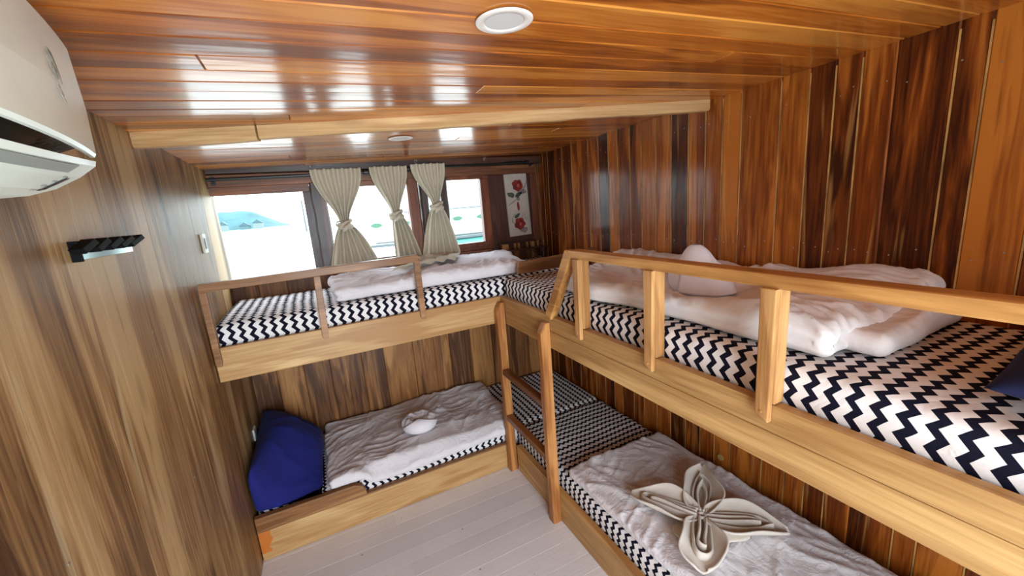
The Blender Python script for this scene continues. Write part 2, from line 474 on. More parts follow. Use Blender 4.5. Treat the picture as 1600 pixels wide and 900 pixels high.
# floor: planks run along x
fc = cutlist(YR, D, 0.085, 0.13)
me = planks('floor', fc, 0.0, W, lambda a, l, d: (l, a + 0.05 * (l - 1) * 0, d * 0.6), FLOORM, 0.0015, 0.0016, joints={k: [0.55 + 0.9 * rnd.random()] for k in range(1, len(fc), 4)}, seed=3)
add_slab(me, slab8(-0.06, W + 0.06, YR - 0.06, D + 0.06, lambda x, y: -0.10, lambda x, y: -0.003))
tagtop(link('floor', me), kind='structure')

# ceiling: planks along x, slightly skewed, with butt joints
SK = -0.045
cc = [YR - 0.2]
while cc[-1] < D + 0.12: cc.append(cc[-1] + rnd.uniform(0.080, 0.096))
base_i = min(range(len(cc)), key=lambda i: abs(cc[i] + 1.345))
sh = -1.345 - cc[base_i]; cc = [c + sh for c in cc]
cj = {}
for k in range(len(cc)):
    if k % 2 == 0: cj[k] = [rnd.uniform(0.3, 1.9)]
def cplace(a, l, d):
    y = max(YR, min(D, a + SK * (l - 1.0))); return (l, y, ceil_z(l, y) - d)
me = planks('ceiling', cc, 0.0, W, cplace, CEIL, 0.005, 0.006, joints=cj, seed=11, sub=6)
add_slab(me, slab8(-0.06, W + 0.06, YR - 0.06, D + 0.12, lambda x, y: ceil_z(x, y) + 0.008, lambda x, y: ceil_z(x, y) + 0.09))
tagtop(link('ceiling', me), kind='structure')

# left wall: wide teak sheets, grain upright
me = planks('wall_left', [YR, -2.2, -1.63, -1.02, -0.41, 0.2, D], 0.0, 2.2, lambda a, l, d: (d, a, l), LWALL, 0.0012, 0.0012, seed=8)
add_slab(me, slab8(-0.06, -0.0015, YR - 0.06, D + 0.12, lambda x, y: -0.1, lambda x, y: 2.26))
tagtop(link('wall_left', me), kind='structure')

# right wall: narrow upright planks
rc = cutlist(YR, D, 0.075, 0.125, fixed=(-1.705, -1.308, -1.202, -1.034, -0.942, -0.851))
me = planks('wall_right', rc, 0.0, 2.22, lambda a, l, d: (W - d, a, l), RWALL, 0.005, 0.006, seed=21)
add_slab(me, slab8(W + 0.008, W + 0.07, YR - 0.06, D + 0.12, lambda x, y: -0.1, lambda x, y: 2.28))
tagtop(link('wall_right', me), kind='structure')

# pale unvarnished fillets in the joints of the right wall
bm = bmesh.new()
for i, c in enumerate(rc[1:-1]):
    if random.Random(i * 7 + 1).random() < 0.62:
        box(bm, (W - 0.0005, c - 0.0022, 0.25), (W + 0.005, c + 0.0022, 2.16))
tagtop(link('trim_2', bm, plain('bare_joint_wood', (206, 150, 84), 0.5, var=0.35, vscale=6)), kind='structure')

# window wall: planks below the sill, openings above
WIN = [(0.0, 0.51, 1.43, 1.945), (0.64, 1.17, 1.44, 1.965), (1.325, 1.43, 1.45, 1.965), (1.484, 1.752, 1.49, 1.985)]
bc = cutlist(0.0, W, 0.13, 0.2, fixed=(0.31, 0.479, 0.693, 1.07, 1.237))
me = planks('wall_back', bc, 0.0, 1.42, lambda a, l, d: (a, D - d, l), BWALL, 0.0035, 0.006, seed=31)
add_slab(me, slab8(0.0, W, D + 0.008, D + 0.06, lambda x, y: -0.1, lambda x, y: 1.42))
add_slab(me, slab8(0.0, W, D + 0.008, D + 0.06, lambda x, y: 2.0, lambda x, y: 2.25))
add_slab(me, slab8(1.80, W, D + 0.0, D + 0.06, lambda x, y: 1.42, lambda x, y: 2.0))
tagtop(link('wall_back', me), kind='structure')

# rear wall behind the camera with an open doorway
me = planks('wall_rear', [0, 0.1], 0, 2.2, lambda a, l, d: (a, YR, l), LWALL, seed=2)
add_slab(me, slab8(0.0, 0.12, YR - 0.06, YR, lambda x, y: 0, lambda x, y: 2.2))
add_slab(me, slab8(1.32, W, YR - 0.06, YR, lambda x, y: 0, lambda x, y: 2.2))
add_slab(me, slab8(0.12, 1.32, YR - 0.06, YR, lambda x, y: 2.04, lambda x, y: 2.2))
tagtop(link('wall_rear', me), kind='structure')

# header beam above the windows, wedge up to the ceiling
bm = bmesh.new()
box(bm, (0.002, D - 0.055, 2.075), (W - 0.002, D - 0.001, 2.135), 0.008)
tagtop(link('trim_1', bm, TRIMH, smooth=False), kind='structure')
# rail board under the header and the sill board
bm = bmesh.new()
box(bm, (0.002, D - 0.030, 2.0), (W - 0.06, D - 0.001, 2.07), 0.004)
tagtop(link('trim_3', bm, TRIMX), kind='structure')
bm = bmesh.new()
box(bm, (0.002, D - 0.035, 1.385), (1.80, D + 0.02, 1.425), 0.004)
tagtop(link('trim_4', bm, TRIMX), kind='structure')
# plywood panel and corner post right of the windows
bm = bmesh.new(); box(bm, (1.822, D - 0.008, 1.40), (W - 0.10, D + 0.03, 1.998), 0.002)
tagtop(link('trim_5', bm, PLYW), kind='structure')
bm = bmesh.new(); box(bm, (W - 0.10, D - 0.022, 1.34), (W - 0.045, D + 0.02, 2.0), 0.004)
tagtop(link('trim_6', bm, TRIMZ), kind='structure')
# upright posts between the windows
def post(n, x0, x1, mat, y0=D - 0.045, z0=1.425, z1=2.0, wob=0.006, seed=0):
    bm = bmesh.new()
    nz = 14; rows = []
    for k in range(nz + 1):
        z = z0 + (z1 - z0) * k / nz
        o1 = wob * float(noise2(z * 7, 3.1 + seed, seed)); o2 = wob * float(noise2(z * 6, 9.7 + seed, seed + 1))
        rows.append([bm.verts.new(p) for p in ((x0 + o1, D + 0.03, z), (x0 + o1, y0 + 0.012, z), (x0 + o1 + 0.01, y0, z), (x1 + o2 - 0.01, y0, z), (x1 + o2, y0 + 0.012, z), (x1 + o2, D + 0.03, z))])
    for a, b in zip(rows, rows[1:]):
        for k in range(6): bm.faces.new((a[k], a[(k + 1) % 6], b[(k + 1) % 6], b[k]))
    bm.faces.new(rows[0]); bm.faces.new(rows[-1][::-1])
    tagtop(link('trim_%d' % n, bm, mat), kind='structure')
post(7, 0.545, 0.640, TRIMD, seed=1)
post(8, 1.175, 1.255, TRIMZ, seed=2, wob=0.003)
post(9, 1.265, 1.325, TRIMD, seed=3)
post(10, 1.425, 1.480, TRIMD, y0=D - 0.03, seed=4)

def window(n, x0, x1, z0, z1, fw=0.022, mat=TRIMZ, sides='lrtb'):
    bm = bmesh.new()
    y0, y1 = D - 0.012, D + 0.022
    if 'l' in sides: box(bm, (x0, y0, z0), (x0 + fw, y1, z1), 0.002)
    if 'r' in sides: box(bm, (x1 - fw, y0, z0), (x1, y1, z1), 0.002)
    if 't' in sides: box(bm, (x0 + (fw if 'l' in sides else 0), y0, z1 - fw), (x1 - (fw if 'r' in sides else 0), y1, z1), 0.002)
    if 'b' in sides: box(bm, (x0 + (fw if 'l' in sides else 0), y0, z0), (x1 - (fw if 'r' in sides else 0), y1, z0 + fw), 0.002)
    fr = link('window_%d' % n, bm, mat); tagtop(fr, kind='structure')
    return fr
window(1, 0.002, 0.545, 1.425, 2.0, 0.05, TRIMX, 't')
bm = bmesh.new(); box(bm, (0.500, D - 0.016, 1.425), (0.556, D + 0.020, 1.949), 0.003)
tagtop(link('trim_13', bm, TRIMD), kind='structure')
window(2, 0.642, 1.172, 1.425, 2.0, 0.035, TRIMX, 'tb')
window(3, 1.33, 1.42, 1.425, 2.0, 0.03, TRIMX, 'tb')
window(4, 1.484, 1.822, 1.425, 2.0, 0.024, TRIMZ, 'tb')
bm = bmesh.new()      # casing of the right-hand window: broad jamb and low sill board
box(bm, (1.752, D - 0.020, 1.449), (1.820, D + 0.03, 1.975), 0.004)
box(bm, (1.484, D - 0.018, 1.449), (1.752, D + 0.02, 1.487), 0.003)
tagtop(link('trim_11', bm, TRIMZ), kind='structure')

# nail heads along the right wall planks
bm = bmesh.new(); rn = random.Random(77)
for a, b in zip(rc, rc[1:]):
    for z in (2.06, 1.50, 0.62):
        for f in (0.25, 0.75):
            if rn.random() < 0.75:
                y = a + (b - a) * f + rn.uniform(-0.006, 0.006); zz = z + rn.uniform(-0.02, 0.02)
                tube(bm, [(W - 0.0003, y, zz), (W - 0.0016, y, zz)], 0.0026, 8)
for y, z in ((-1.30, 1.16), (-1.28, 1.60), (-0.62, 1.45), (-0.60, 0.9), (0.0, 1.55)):
    tube(bm, [(-0.001, y, z), (0.0012, y, z)], 0.003, 8)
tagtop(link('trim_12', bm, SCREW), kind='structure')

# ------------------------------------------------------------------ cross beam, downlights
bm = bmesh.new()
A = Vector((0.004, -0.335, 2.084)); B = Vector((W - 0.01, -0.862, 2.139))
n = 40
for sidx, (t0, t1, dz) in enumerate(((0.0, 0.17, -0.004), (0.173, 1.0, 0.0))):
    ring_prev = None
    for i in range(n + 1):
        t = t0 + (t1 - t0) * i / n
        p = A.lerp(B, t); 
        wob = 0.004 * float(noise2(t * 9, 2.3, 4)) + 0.006 * math.exp(-((t - 0.45) / 0.012) ** 2) + 0.006 * math.exp(-((t - 0.68) / 0.012) ** 2)
        hw = 0.024 + wob; hh = 0.022 + wob * 0.6
        dirn = (B - A).normalized(); s = dirn.cross(Vector((0, 0, 1))).normalized()
        zt = ceil_z(p.x, p.y) + 0.002
        zb = zt - 0.047 - wob + dz
        ring = [bm.verts.new(p2) for p2 in (
            (p.x + s.x * hw, p.y + s.y * hw, zt), (p.x + s.x * hw, p.y + s.y * hw, zb + 0.008),
            (p.x + s.x * (hw - 0.008), p.y + s.y * (hw - 0.008), zb), (p.x - s.x * (hw - 0.008), p.y - s.y * (hw - 0.008), zb),
            (p.x - s.x * hw, p.y - s.y * hw, zb + 0.008), (p.x - s.x * hw, p.y - s.y * hw, zt))]
        if ring_prev:
            for k in range(6): bm.faces.new((ring_prev[k], ring_prev[(k + 1) % 6], ring[(k + 1) % 6], ring[k]))
        else: bm.faces.new(ring)
        ring_prev = ring
    bm.faces.new(ring_prev[::-1])
o = link('ceiling_beam', bm, BEAMX)
ang = math.atan2(B.y - A.y, B.x - A.x); RZ = Matrix.Rotation(ang, 4, 'Z'); o.data.transform(RZ.inverted()); o.matrix_world = RZ
tagtop(o, 'raw pale timber beam crossing the varnished ceiling from wall to wall', 'beam')

def downlight(x, y, r, label):
    z = ceil_z(x, y)
    t = thing('downlight', (x, y, z), label, 'ceiling light', 'round ceiling downlights')
    bm = bmesh.new(); m = 48; prof = [(r, 0.0), (r, -0.001), (r * 0.96, -0.003), (r * 0.72, -0.003), (r * 0.68, -0.001), (r * 0.68, 0)]
    rings = [[bm.verts.new((x + q * math.cos(2 * math.pi * k / m), y + q * math.sin(2 * math.pi * k / m), z - 0.002 + d + 0.0214 * q * math.cos(2 * math.pi * k / m))) for k in range(m)] for q, d in prof]
    for a, b in zip(rings, rings[1:]):
        for k in range(m): bm.faces.new((a[k], a[(k + 1) % m], b[(k + 1) % m], b[k]))
    link('trim_ring', bm, LRING, t, True)
    bm = bmesh.new()
    rr = [(r * 0.675, -0.0012), (r * 0.4, -0.0014), (0.002, -0.0015)]
    rings = [[bm.verts.new((x + q * math.cos(2 * math.pi * k / m), y + q * math.sin(2 * math.pi * k / m), z - 0.002 + d + 0.0214 * q * math.cos(2 * math.pi * k / m))) for k in range(m)] for q, d in rr]
    for a, b in zip(rings, rings[1:]):
        for k in range(m): bm.faces.new((a[k], a[(k + 1) % m], b[(k + 1) % m], b[k]))
    bm.faces.new(rings[-1]); link('diffuser', bm, LENS, t, True)
    return t
downlight(0.952, -1.425, 0.062, 'large round white downlight in the ceiling in front of the beam')
downlight(0.985, -0.142, 0.060, 'small-looking white downlight in the ceiling between the beam and the windows')

# ------------------------------------------------------------------ bunk frames
def part(name, bm, mat, parent, smooth=False): return link(name, bm, mat, parent, smooth)
def boxpart(name, lo, hi, mat, parent, bev=0.004):
    bm = bmesh.new(); box(bm, lo, hi, bev); return part(name, bm, mat, parent)

# upper back bunk
ub = thing('bunk_frame', (0.75, 0.02, 1.03), 'pale timber frame of the upper bunk under the windows, with a short guard rail', 'bunk bed', 'timber bunk frames')
boxpart('side_board', (0.004, 0.0, 1.03), (XC + 0.004, 0.028, 1.20), PALEX, ub)
boxpart('platform', (0.004, 0.030, 1.150), (W - 0.012, D - 0.012, 1.168), UNDER, ub, 0)
# guard rail with a mitred right corner
bm = bmesh.new(); prism(bm, [(-0.0, 1.477), (-0.0 + 0.002, 1.516), (1.012, 1.528), (1.030, 1.514), (1.004, 1.488)], 1, -0.022, 0.022, 0.003)
for v in bm.verts: v.co.x += 0.006
part('top_rail', bm, RAILX, ub)
def gpost(x0, x1, zt, zb, parent, lean=0.0):
    bm = bmesh.new()
    prism(bm, [(x0 + lean, zb + 0.012), (x0 + lean + 0.008, zb), (x1 + lean - 0.004, zb), (x1 + lean, zb + 0.02), (x1, zt), (x0, zt)], 1, -0.020, -0.001, 0.003)
    prism(bm, [(x0 + lean * 0.8, 1.203), (x1 + lean * 0.8, 1.203), (x1, zt), (x0, zt)], 1, -0.001, 0.018, 0.002)
    return part('guard_post', bm, RAILX, parent)
gpost(0.006, 0.034, 1.478, 1.115, ub)
gpost(0.484, 0.516, 1.483, 1.150, ub, -0.008)
gpost(0.998, 1.030, 1.500, 1.155, ub, 0.000)

# upper right bunk: two boards, one above the other
ur = thing('bunk_frame', (1.55, -1.3, 1.03), 'golden timber frame of the upper bunk along the right wall, with a long guard rail', 'bunk bed', 'timber bunk frames')
YE = -2.62
bm = bmesh.new(); prism(bm, [(-0.001, 1.1225), (-0.001, 1.20), (YE, 1.20), (YE, 1.122)], 0, XC + 0.002, XC + 0.036, 0.002)
part('side_board', bm, PALEY, ur)
bm = bmesh.new(); prism(bm, [(-0.55, 1.03), (-0.55, 1.1205), (YE, 1.1215), (YE, 1.03)], 0, XC + 0.0005, XC + 0.034, 0.002)
prism(bm, [(-0.001, 1.03), (-0.001, 1.1225), (-0.549, 1.1225), (-0.549, 1.03)], 0, XC + 0.005, XC + 0.034, 0.002)
part('lower_side_board', bm, PALEY, ur)
boxpart('platform', (XC + 0.038, YE, 1.150), (W - 0.012, -0.002, 1.168), UNDER, ur, 0)
boxpart('end_board', (XC + 0.005, YE - 0.03, 1.03), (W - 0.012, YE - 0.001, 1.38), PALEX, ur)
bm = bmesh.new(); prism(bm, [(1.640, 1.325), (1.655, 1.398), (2.10, 1.412), (2.255, 1.425), (2.255, 1.325)], 1, -0.012, 0.010, 0.003)
part('divider_board', bm, RAILX, ur)
bm = bmesh.new()
beam_between(bm, (XC + 0.022, -0.795, 1.529), (XC + 0.022, YE, 1.529), 0.062, 0.036, 0.006)
part('top_rail', bm, RAILY, ur)
bm = bmesh.new()
beam_between(bm, (XC + 0.010, -0.800, 1.535), (XC + 0.010, -0.595, 1.198), 0.050, 0.044, 0.006, up=(1, 0, 0))
part('corner_brace', bm, RAILY, ur)
for y in (-0.845, -1.262, -1.662, -2.35):
    bm = bmesh.new()
    prism(bm, [(y, 1.175), (y - 0.034, 1.156), (y - 0.040, 1.512), (y, 1.512)], 0, XC - 0.020, XC - 0.001, 0.003)
    prism(bm, [(y, 1.204), (y - 0.038, 1.204), (y - 0.040, 1.512), (y, 1.512)], 0, XC - 0.001, XC + 0.040, 0.003)
    box(bm, (XC - 0.022, y - 0.020, 1.180), (XC - 0.019, y - 0.014, 1.186), 0.001)
    part('guard_post', bm, POSTZ, ur)

# lower bunks
lb = thing('bunk_frame', (0.75, 0.02, 0.0), 'low pale timber bed base under the windows, standing on the painted floor', 'bunk bed', 'timber bunk frames')
N = NT('pale_board_patched')
def patched():
    m = PALEX.copy(); m.name = 'pale_board_with_paint_patch'
    t = m.node_tree; b = t.nodes['Principled BSDF']; old = b.inputs['Base Color'].links[0].from_socket
    co = t.nodes.new('ShaderNodeTexCoord'); s = t.nodes.new('ShaderNodeSeparateXYZ'); t.links.new(co.outputs['Object'], s.inputs[0])
    no = t.nodes.new('ShaderNodeTexNoise'); no.inputs['Scale'].default_value = 22; t.links.new(co.outputs['Object'], no.inputs['Vector'])
    def mth(op, a, c):
        q = t.nodes.new('ShaderNodeMath'); q.operation = op
        for i, v in enumerate((a, c)):
            if isinstance(v, (int, float)): q.inputs[i].default_value = v
            else: t.links.new(v, q.inputs[i])
        return q.outputs[0]
    a = mth('LESS_THAN', mth('ADD', s.outputs[0], mth('MULTIPLY', no.outputs['Fac'], -0.10)), 0.005)
    z1 = mth('GREATER_THAN', mth('ADD', s.outputs[2], mth('MULTIPLY', no.outputs['Fac'], 0.03)), 0.06)
    mx = t.nodes.new('ShaderNodeMix'); mx.data_type = 'RGBA'
    t.links.new(mth('MULTIPLY', a, z1), mx.inputs[0]); t.links.new(old, mx.inputs[6]); mx.inputs[7].default_value = lin((196, 112, 46))
    t.links.new(mx.outputs[2], b.inputs['Base Color'])
    return m
bpy.data.materials.remove(N.m)
boxpart('side_board', (0.004, 0.0, 0.001), (XC - 0.001, 0.028, 0.170), patched(), lb)
boxpart('top_strip', (0.004, -0.001, 0.171), (XC - 0.001, 0.030, 0.180), RAILX, lb, 0.001)
bm = bmesh.new(); prism(bm, [(0.006, 0.181), (0.006, 0.262), (0.50, 0.262), (0.54, 0.245), (0.555, 0.215), (0.56, 0.181)], 1, -0.010, 0.026, 0.004)
part('corner_board', bm, RAILX, lb)
boxpart('platform', (0.006, 0.032, 0.085), (W - 0.012, D - 0.012, 0.100), UNDER, lb, 0)
boxpart('support', (0.10, 0.35, 0.001), (W - 0.1, 0.39, 0.084), UNDER, lb, 0)
lr = thing('bunk_frame', (1.55, -1.3, 0.0), 'low timber bed base along the right wall behind the ladder', 'bunk bed', 'timber bunk frames')
boxpart('side_board', (XC + 0.001, YE, 0.001), (XC + 0.032, -0.06, 0.168), PALEY, lr)
boxpart('top_strip', (XC + 0.001, YE, 0.169), (XC + 0.036, -0.06, 0.180), RAILY, lr, 0.001)
boxpart('platform', (XC + 0.038, YE, 0.085), (W - 0.012, 0.028, 0.100), UNDER, lr, 0)
boxpart('support', (1.9, YE + 0.1, 0.001), (1.94, -0.1, 0.084), UNDER, lr, 0)

# ladder
lad = thing('ladder', (1.49, -0.3, 0.0), 'short wooden ladder with two rungs leaning on the right upper bunk', 'ladder')
bm = bmesh.new()
def ladpost(y0, y1, ztop, x0=XC - 0.052, x1=XC - 0.001, seed=0):
    bm = bmesh.new(); nz = 22; rows = []
    for k in range(nz + 1):
        z = ztop * k / nz; f = 1.0
        o = 0.0045 * float(noise2(z * 4, 1.3 + seed, seed)); o2 = 0.004 * float(noise2(z * 5, 4.3 + seed, seed + 3))
        t = max(0, (z - (ztop - 0.05)) / 0.05); dx = 0.028 * t * t
        rows.append([bm.verts.new(p) for p in ((x1, y1, z), (x1, y0, z), (x0 + dx + 0.006 + o, y0 + o2, z), (x0 + dx + o, y0 + 0.007 + o2, z), (x0 + dx + o, y1 - 0.007 + o2, z), (x0 + dx + 0.006 + o, y1 + o2, z))])
    for a, b in zip(rows, rows[1:]):
        for k in range(6): bm.faces.new((a[k], a[(k + 1) % 6], b[(k + 1) % 6], b[k]))
    bm.faces.new(rows[0]); bm.faces.new(rows[-1][::-1])
    return link('post', bm, LADZ, lad)
ladpost(-0.056, -0.004, 1.170, seed=1)
ladpost(-0.592, -0.540, 1.165, seed=5)
for z in (0.715, 0.395):
    bm = bmesh.new(); beam_between(bm, (XC - 0.030, -0.057, z + 0.004), (XC - 0.030, -0.539, z - 0.004), 0.042, 0.036, 0.004)
    part('rung', bm, RUNGY, lad)

# ------------------------------------------------------------------ mattresses
def mattress(lo, hi, mat, label, seed, r=0.035):
    V, F = slab_points(lo, hi, r, 0.02)
    h = V[:, 2] - lo[2]; top = sstep(0.5, 1, h / (hi[2] - lo[2]))
    V[:, 2] += top * (0.006 * noise2(V[:, 0] * 4, V[:, 1] * 4, seed) + 0.0025 * noise2(V[:, 0] * 15, V[:, 1] * 13, seed + 1))
    V[:, 0] += 0.003 * noise2(V[:, 1] * 6, V[:, 2] * 14, seed + 2) * (1 - top); V[:, 1] += 0.003 * noise2(V[:, 0] * 6, V[:, 2] * 14, seed + 3) * (1 - top)
    o = link('mattress', mesh_vf('mattress', V, F), mat, smooth=True)
    return tagtop(o, label, 'mattress', 'mattresses in zigzag covers')
mattress((0.012, 0.036, 1.170), (W - 0.016, D - 0.016, 1.305), CHX, 'black and white zigzag mattress on the upper bunk under the windows', 1)
mattress((XC + 0.044, YE + 0.01, 1.170), (W - 0.016, 0.024, 1.305), CHY, 'black and white zigzag mattress on the upper bunk along the right wall', 2)
mattress((0.012, 0.036, 0.102), (W - 0.016, D - 0.016, 0.262), CHXL, 'black and white zigzag mattress on the low bed under the windows', 3)
mattress((XC + 0.044, YE + 0.01, 0.102), (W - 0.016, 0.026, 0.262), CHYL, 'black and white zigzag mattress on the low bed along the right wall', 4)

# ------------------------------------------------------------------ quilts
def quilt(name, lo, hi, warp, mat, label, cat, seed, ang, s=1.0, r=0.03, step=0.0085, group=None):
    V, F = slab_points(lo, hi, r, step)
    h = (V[:, 2] - lo[2]) / (hi[2] - lo[2]); top = sstep(0.15, 0.9, h)
    V[:, 2] += top * wrinkle(V[:, 0], V[:, 1], seed, ang, s)
    V = warp(V, h)
    o = link(name, mesh_vf(name, V, F), mat, smooth=True)
    return tagtop(o, label, cat, group)

def crease(V, h, lo, hi, k=0.010, at=0.5):
    """the fold line between two layers seen along the sides"""
    c = np.exp(-((h - at) / 0.12) ** 2)
    for a in (0, 1):
        V[:, a] += c * k * np.where(np.abs(V[:, a] - lo[a]) < 0.03, 1, 0) - c * k * np.where(np.abs(V[:, a] - hi[a]) < 0.03, 1, 0)
    return V

def warp_lb(V, h):
    x, y = V[:, 0].copy(), V[:, 1].copy()
    V = crease(V, h, (0.37, 0.03), (1.56, 0.70), 0.006, 0.45)
    t = (x - 0.37) / 1.19
    V[:, 0] += 0.012 * noise2(y * 6, 0.3 + 0 * y, 40) + 0.05 * (y - 0.03) * t    # right end runs out a little further at the back
    V[:, 1] += 0.010 * noise2(x * 5, 1.7 + 0 * x, 41)
    V[:, 2] += 0.012 * np.exp(-((x - 0.97) / 0.25) ** 2) * h
    g = np.exp(-((x - 0.66) / 0.008) ** 2) * sstep(0.25, 0.4, y)
    V[:, 2] -= 0.008 * g * h
    # the front edge hangs down over the mattress
    f = (1 - sstep(0.0, 0.06, y)) * sstep(0.54, 0.62, x)
    V[:, 2] -= f * 0.070 * (0.8 + 0.2 * noise2(x * 4, 0 * x, 43)) * (1 - 0.4 * sstep(0.6, 1.5, x))
    return V
quilt('folded_quilt', (0.37, -0.008, 0.272), (1.56, 0.735, 0.322), warp_lb, QUILT, 'crumpled white quilt folded flat on the low bed, under the ring-shaped towel', 'quilt', 50, 0.5, 1.05, group='folded white quilts')

def warp_lr(V, h):
    x, y = V[:, 0].copy(), V[:, 1].copy()
    V = crease(V, h, (1.58, -2.4), (2.24, -0.60), 0.006)
    V[:, 1] += 0.012 * noise2(x * 6, 2.7 + 0 * x, 61) + (x - 1.58) * -0.01
    V[:, 0] += 0.010 * noise2(y * 5, 3.3 + 0 * y, 62)
    f = 1 - sstep(1.585, 1.66, x)
    V[:, 2] -= f * 0.006 * h
    V[:, 2] += 0.010 * h * np.exp(-((x - 1.95) / 0.2) ** 2)
    g = np.exp(-((y + 1.02 + 0.25 * (x - 1.6)) / 0.007) ** 2) * (1 - sstep(1.95, 2.0, x)); V[:, 2] += 0.006 * g * h
    return V
quilt('folded_quilt', (1.565, -2.45, 0.272), (2.235, -0.60, 0.325), warp_lr, QUILT, 'long crumpled white quilt on the low right bed, under the flower-shaped towel', 'quilt', 70, 1.1, 1.15, group='folded white quilts')

def warp_ub(V, h):
    x, y = V[:, 0].copy(), V[:, 1].copy()
    V = crease(V, h, (0.56, 0.10), (1.86, 0.73), 0.014, 0.40)
    V[:, 0] += 0.02 * noise2(y * 6, 1.3 + 0 * y, 81) + 0.16 * (y - 0.10) * sstep(1.3, 1.86, x) * 1.2
    V[:, 1] += 0.012 * noise2(x * 6, 0.7 + 0 * x, 82)
    V[:, 2] += h * (0.020 * sstep(0.9, 1.7, x) * sstep(0.2, 0.6, y) - 0.028 * np.exp(-((x - 1.95) / 0.16) ** 2))
    return V
quilt('folded_duvet', (0.555, 0.070, 1.312), (1.80, 0.670, 1.388), warp_ub, QUILT, 'thick folded white duvet on the upper bunk under the windows', 'duvet', 90, 0.15, 1.25, r=0.035, group='thick white duvets')

def warp_ur(V, h):
    x, y = V[:, 0].copy(), V[:, 1].copy()
    V = crease(V, h, (1.61, -1.76), (2.27, -0.36), 0.010, 0.45)
    V[:, 0] += (1 - sstep(1.6, 2.0, x)) * (0.02 * noise2(y * 4, 1.9 + 0 * y, 101) + 0.10 * sstep(-0.6, -0.36, y) - 0.04 * np.exp(-((y + 0.8) / 0.2) ** 2))
    V[:, 1] += 0.02 * noise2(x * 5, 5.1 + 0 * x, 102)
    raise_wall = 0.055 * sstep(1.85, 2.2, x) * (1 - 0.75 * np.exp(-((y + 1.13) / 0.16) ** 2))
    end = 0.030 * np.exp(-((y + 1.62) / 0.13) ** 2)
    mid = 0.020 * np.exp(-((x - 1.66) / 0.07) ** 2) * sstep(-0.4, -1.2, y)
    V[:, 2] += h * (raise_wall + end + mid - 0.012 - 0.030 * np.exp(-((x - 1.84) / 0.12) ** 2 - ((y + 1.185) / 0.15) ** 2))
    V[:, 1] += 0.022 * np.exp(-((h - 0.5) / 0.16) ** 2) * (y < -1.735) * sstep(1.66, 1.75, x)
    return V
quilt('folded_duvet', (1.61, -1.775, 1.313), (2.262, -0.36, 1.388), warp_ur, QUILT2, 'big rumpled white duvet along the right upper bunk, behind the guard rail', 'duvet', 110, 1.2, 1.35, r=0.037, group='thick white duvets')
DUV = [o for o in COL.objects if o.name.startswith('folded_duvet')][-1]
def duvet_fold(name, lo, hi, seed, ang):
    V, F = slab_points(lo, hi, 0.045, 0.0085)
    x, y = V[:, 0].copy(), V[:, 1].copy(); h = (V[:, 2] - lo[2]) / (hi[2] - lo[2])
    V[:, 2] += sstep(0.15, 0.9, h) * wrinkle(x, y, seed, ang, 1.0)
    V[:, 1] += 0.018 * noise2(x * 6, 3.1 + 0 * x, seed + 30); V[:, 0] += 0.012 * noise2(y * 6, 5.1 + 0 * y, seed + 31) * (x < hi[0] - 0.03)
    link(name, mesh_vf(name, V, F), QUILT2, DUV, True)
duvet_fold('under_fold', (1.72, -1.835, 1.313), (2.20, -1.50, 1.378), 150, 0.2)
duvet_fold('wall_fold', (2.05, -1.76, 1.330), (2.275, -1.22, 1.425), 160, 1.3)

# ------------------------------------------------------------------ towels
def ring_towel():
    cx, cy, z0 = 0.955, 0.255, 0.354
    t = thing('rolled_towel', (cx, cy, z0), 'small white towel rolled into a ring on the low bed quilt', 'towel')
    nu, nv = 72, 28
    P = np.zeros((nu, nv, 3))
    for i in range(nu):
        a = 2 * math.pi * i / nu
        for j in range(nv):
            b = 2 * math.pi * j / nv
            R = 0.070 + 0.004 * math.sin(3 * a); r = 0.040 + 0.003 * math.sin(5 * a + 2 * b)
            r *= 1 + 0.05 * math.sin(11 * a + 2 * b) - 0.20 * math.exp(-((math.sin((b - 1.9) / 2)) / 0.10) ** 2) - 0.12 * math.exp(-((math.sin((b - 0.9 - 0.4 * math.sin(a)) / 2)) / 0.08) ** 2)
            rr = R + r * math.cos(b)
            P[i, j] = (cx + rr * math.cos(a), cy + rr * math.sin(a), z0 + 0.036 + r * 1.05 * math.sin(b))
    link('roll', grid_mesh('roll', P, True, True), TOWELW, t, True)
    # corner folded over the front like a cone
    n, m = 32, 20; P = np.zeros((n, m, 3))
    for i in range(n):
        u = i / (n - 1); a = math.radians(185 + 170 * u)
        k = u / 0.42 if u < 0.42 else (1 - u) / 0.58
        for j in range(m):
            v = j / (m - 1)
            b = -0.75 + (0.35 + 2.15 * k) * v
            R = 0.070; r = 0.0455
            P[i, j] = (cx + (R + r * math.cos(b)) * math.cos(a), cy + (R + r * math.cos(b)) * math.sin(a), z0 + 0.036 + r * math.sin(b) + 0.004 * v)
    o = link('folded_corner', grid_mesh('folded_corner', P), TOWELW, t, True)
    md = o.modifiers.new('thick', 'SOLIDIFY'); md.thickness = 0.004; md.offset = 1
    # inner coil
    bm = bmesh.new(); pts = []
    for i in range(40):
        a = i / 39 * 2 * math.pi * 1.2 + 1; R = 0.034 - 0.018 * i / 39
        pts.append((cx + R * math.cos(a), cy + 0.01 + R * math.sin(a), z0 + 0.030))
    tube(bm, pts, 0.009, 8, flat=(0.7, 2.6)); link('inner_coil', bm, TOWELW, t, True)
ring_towel()

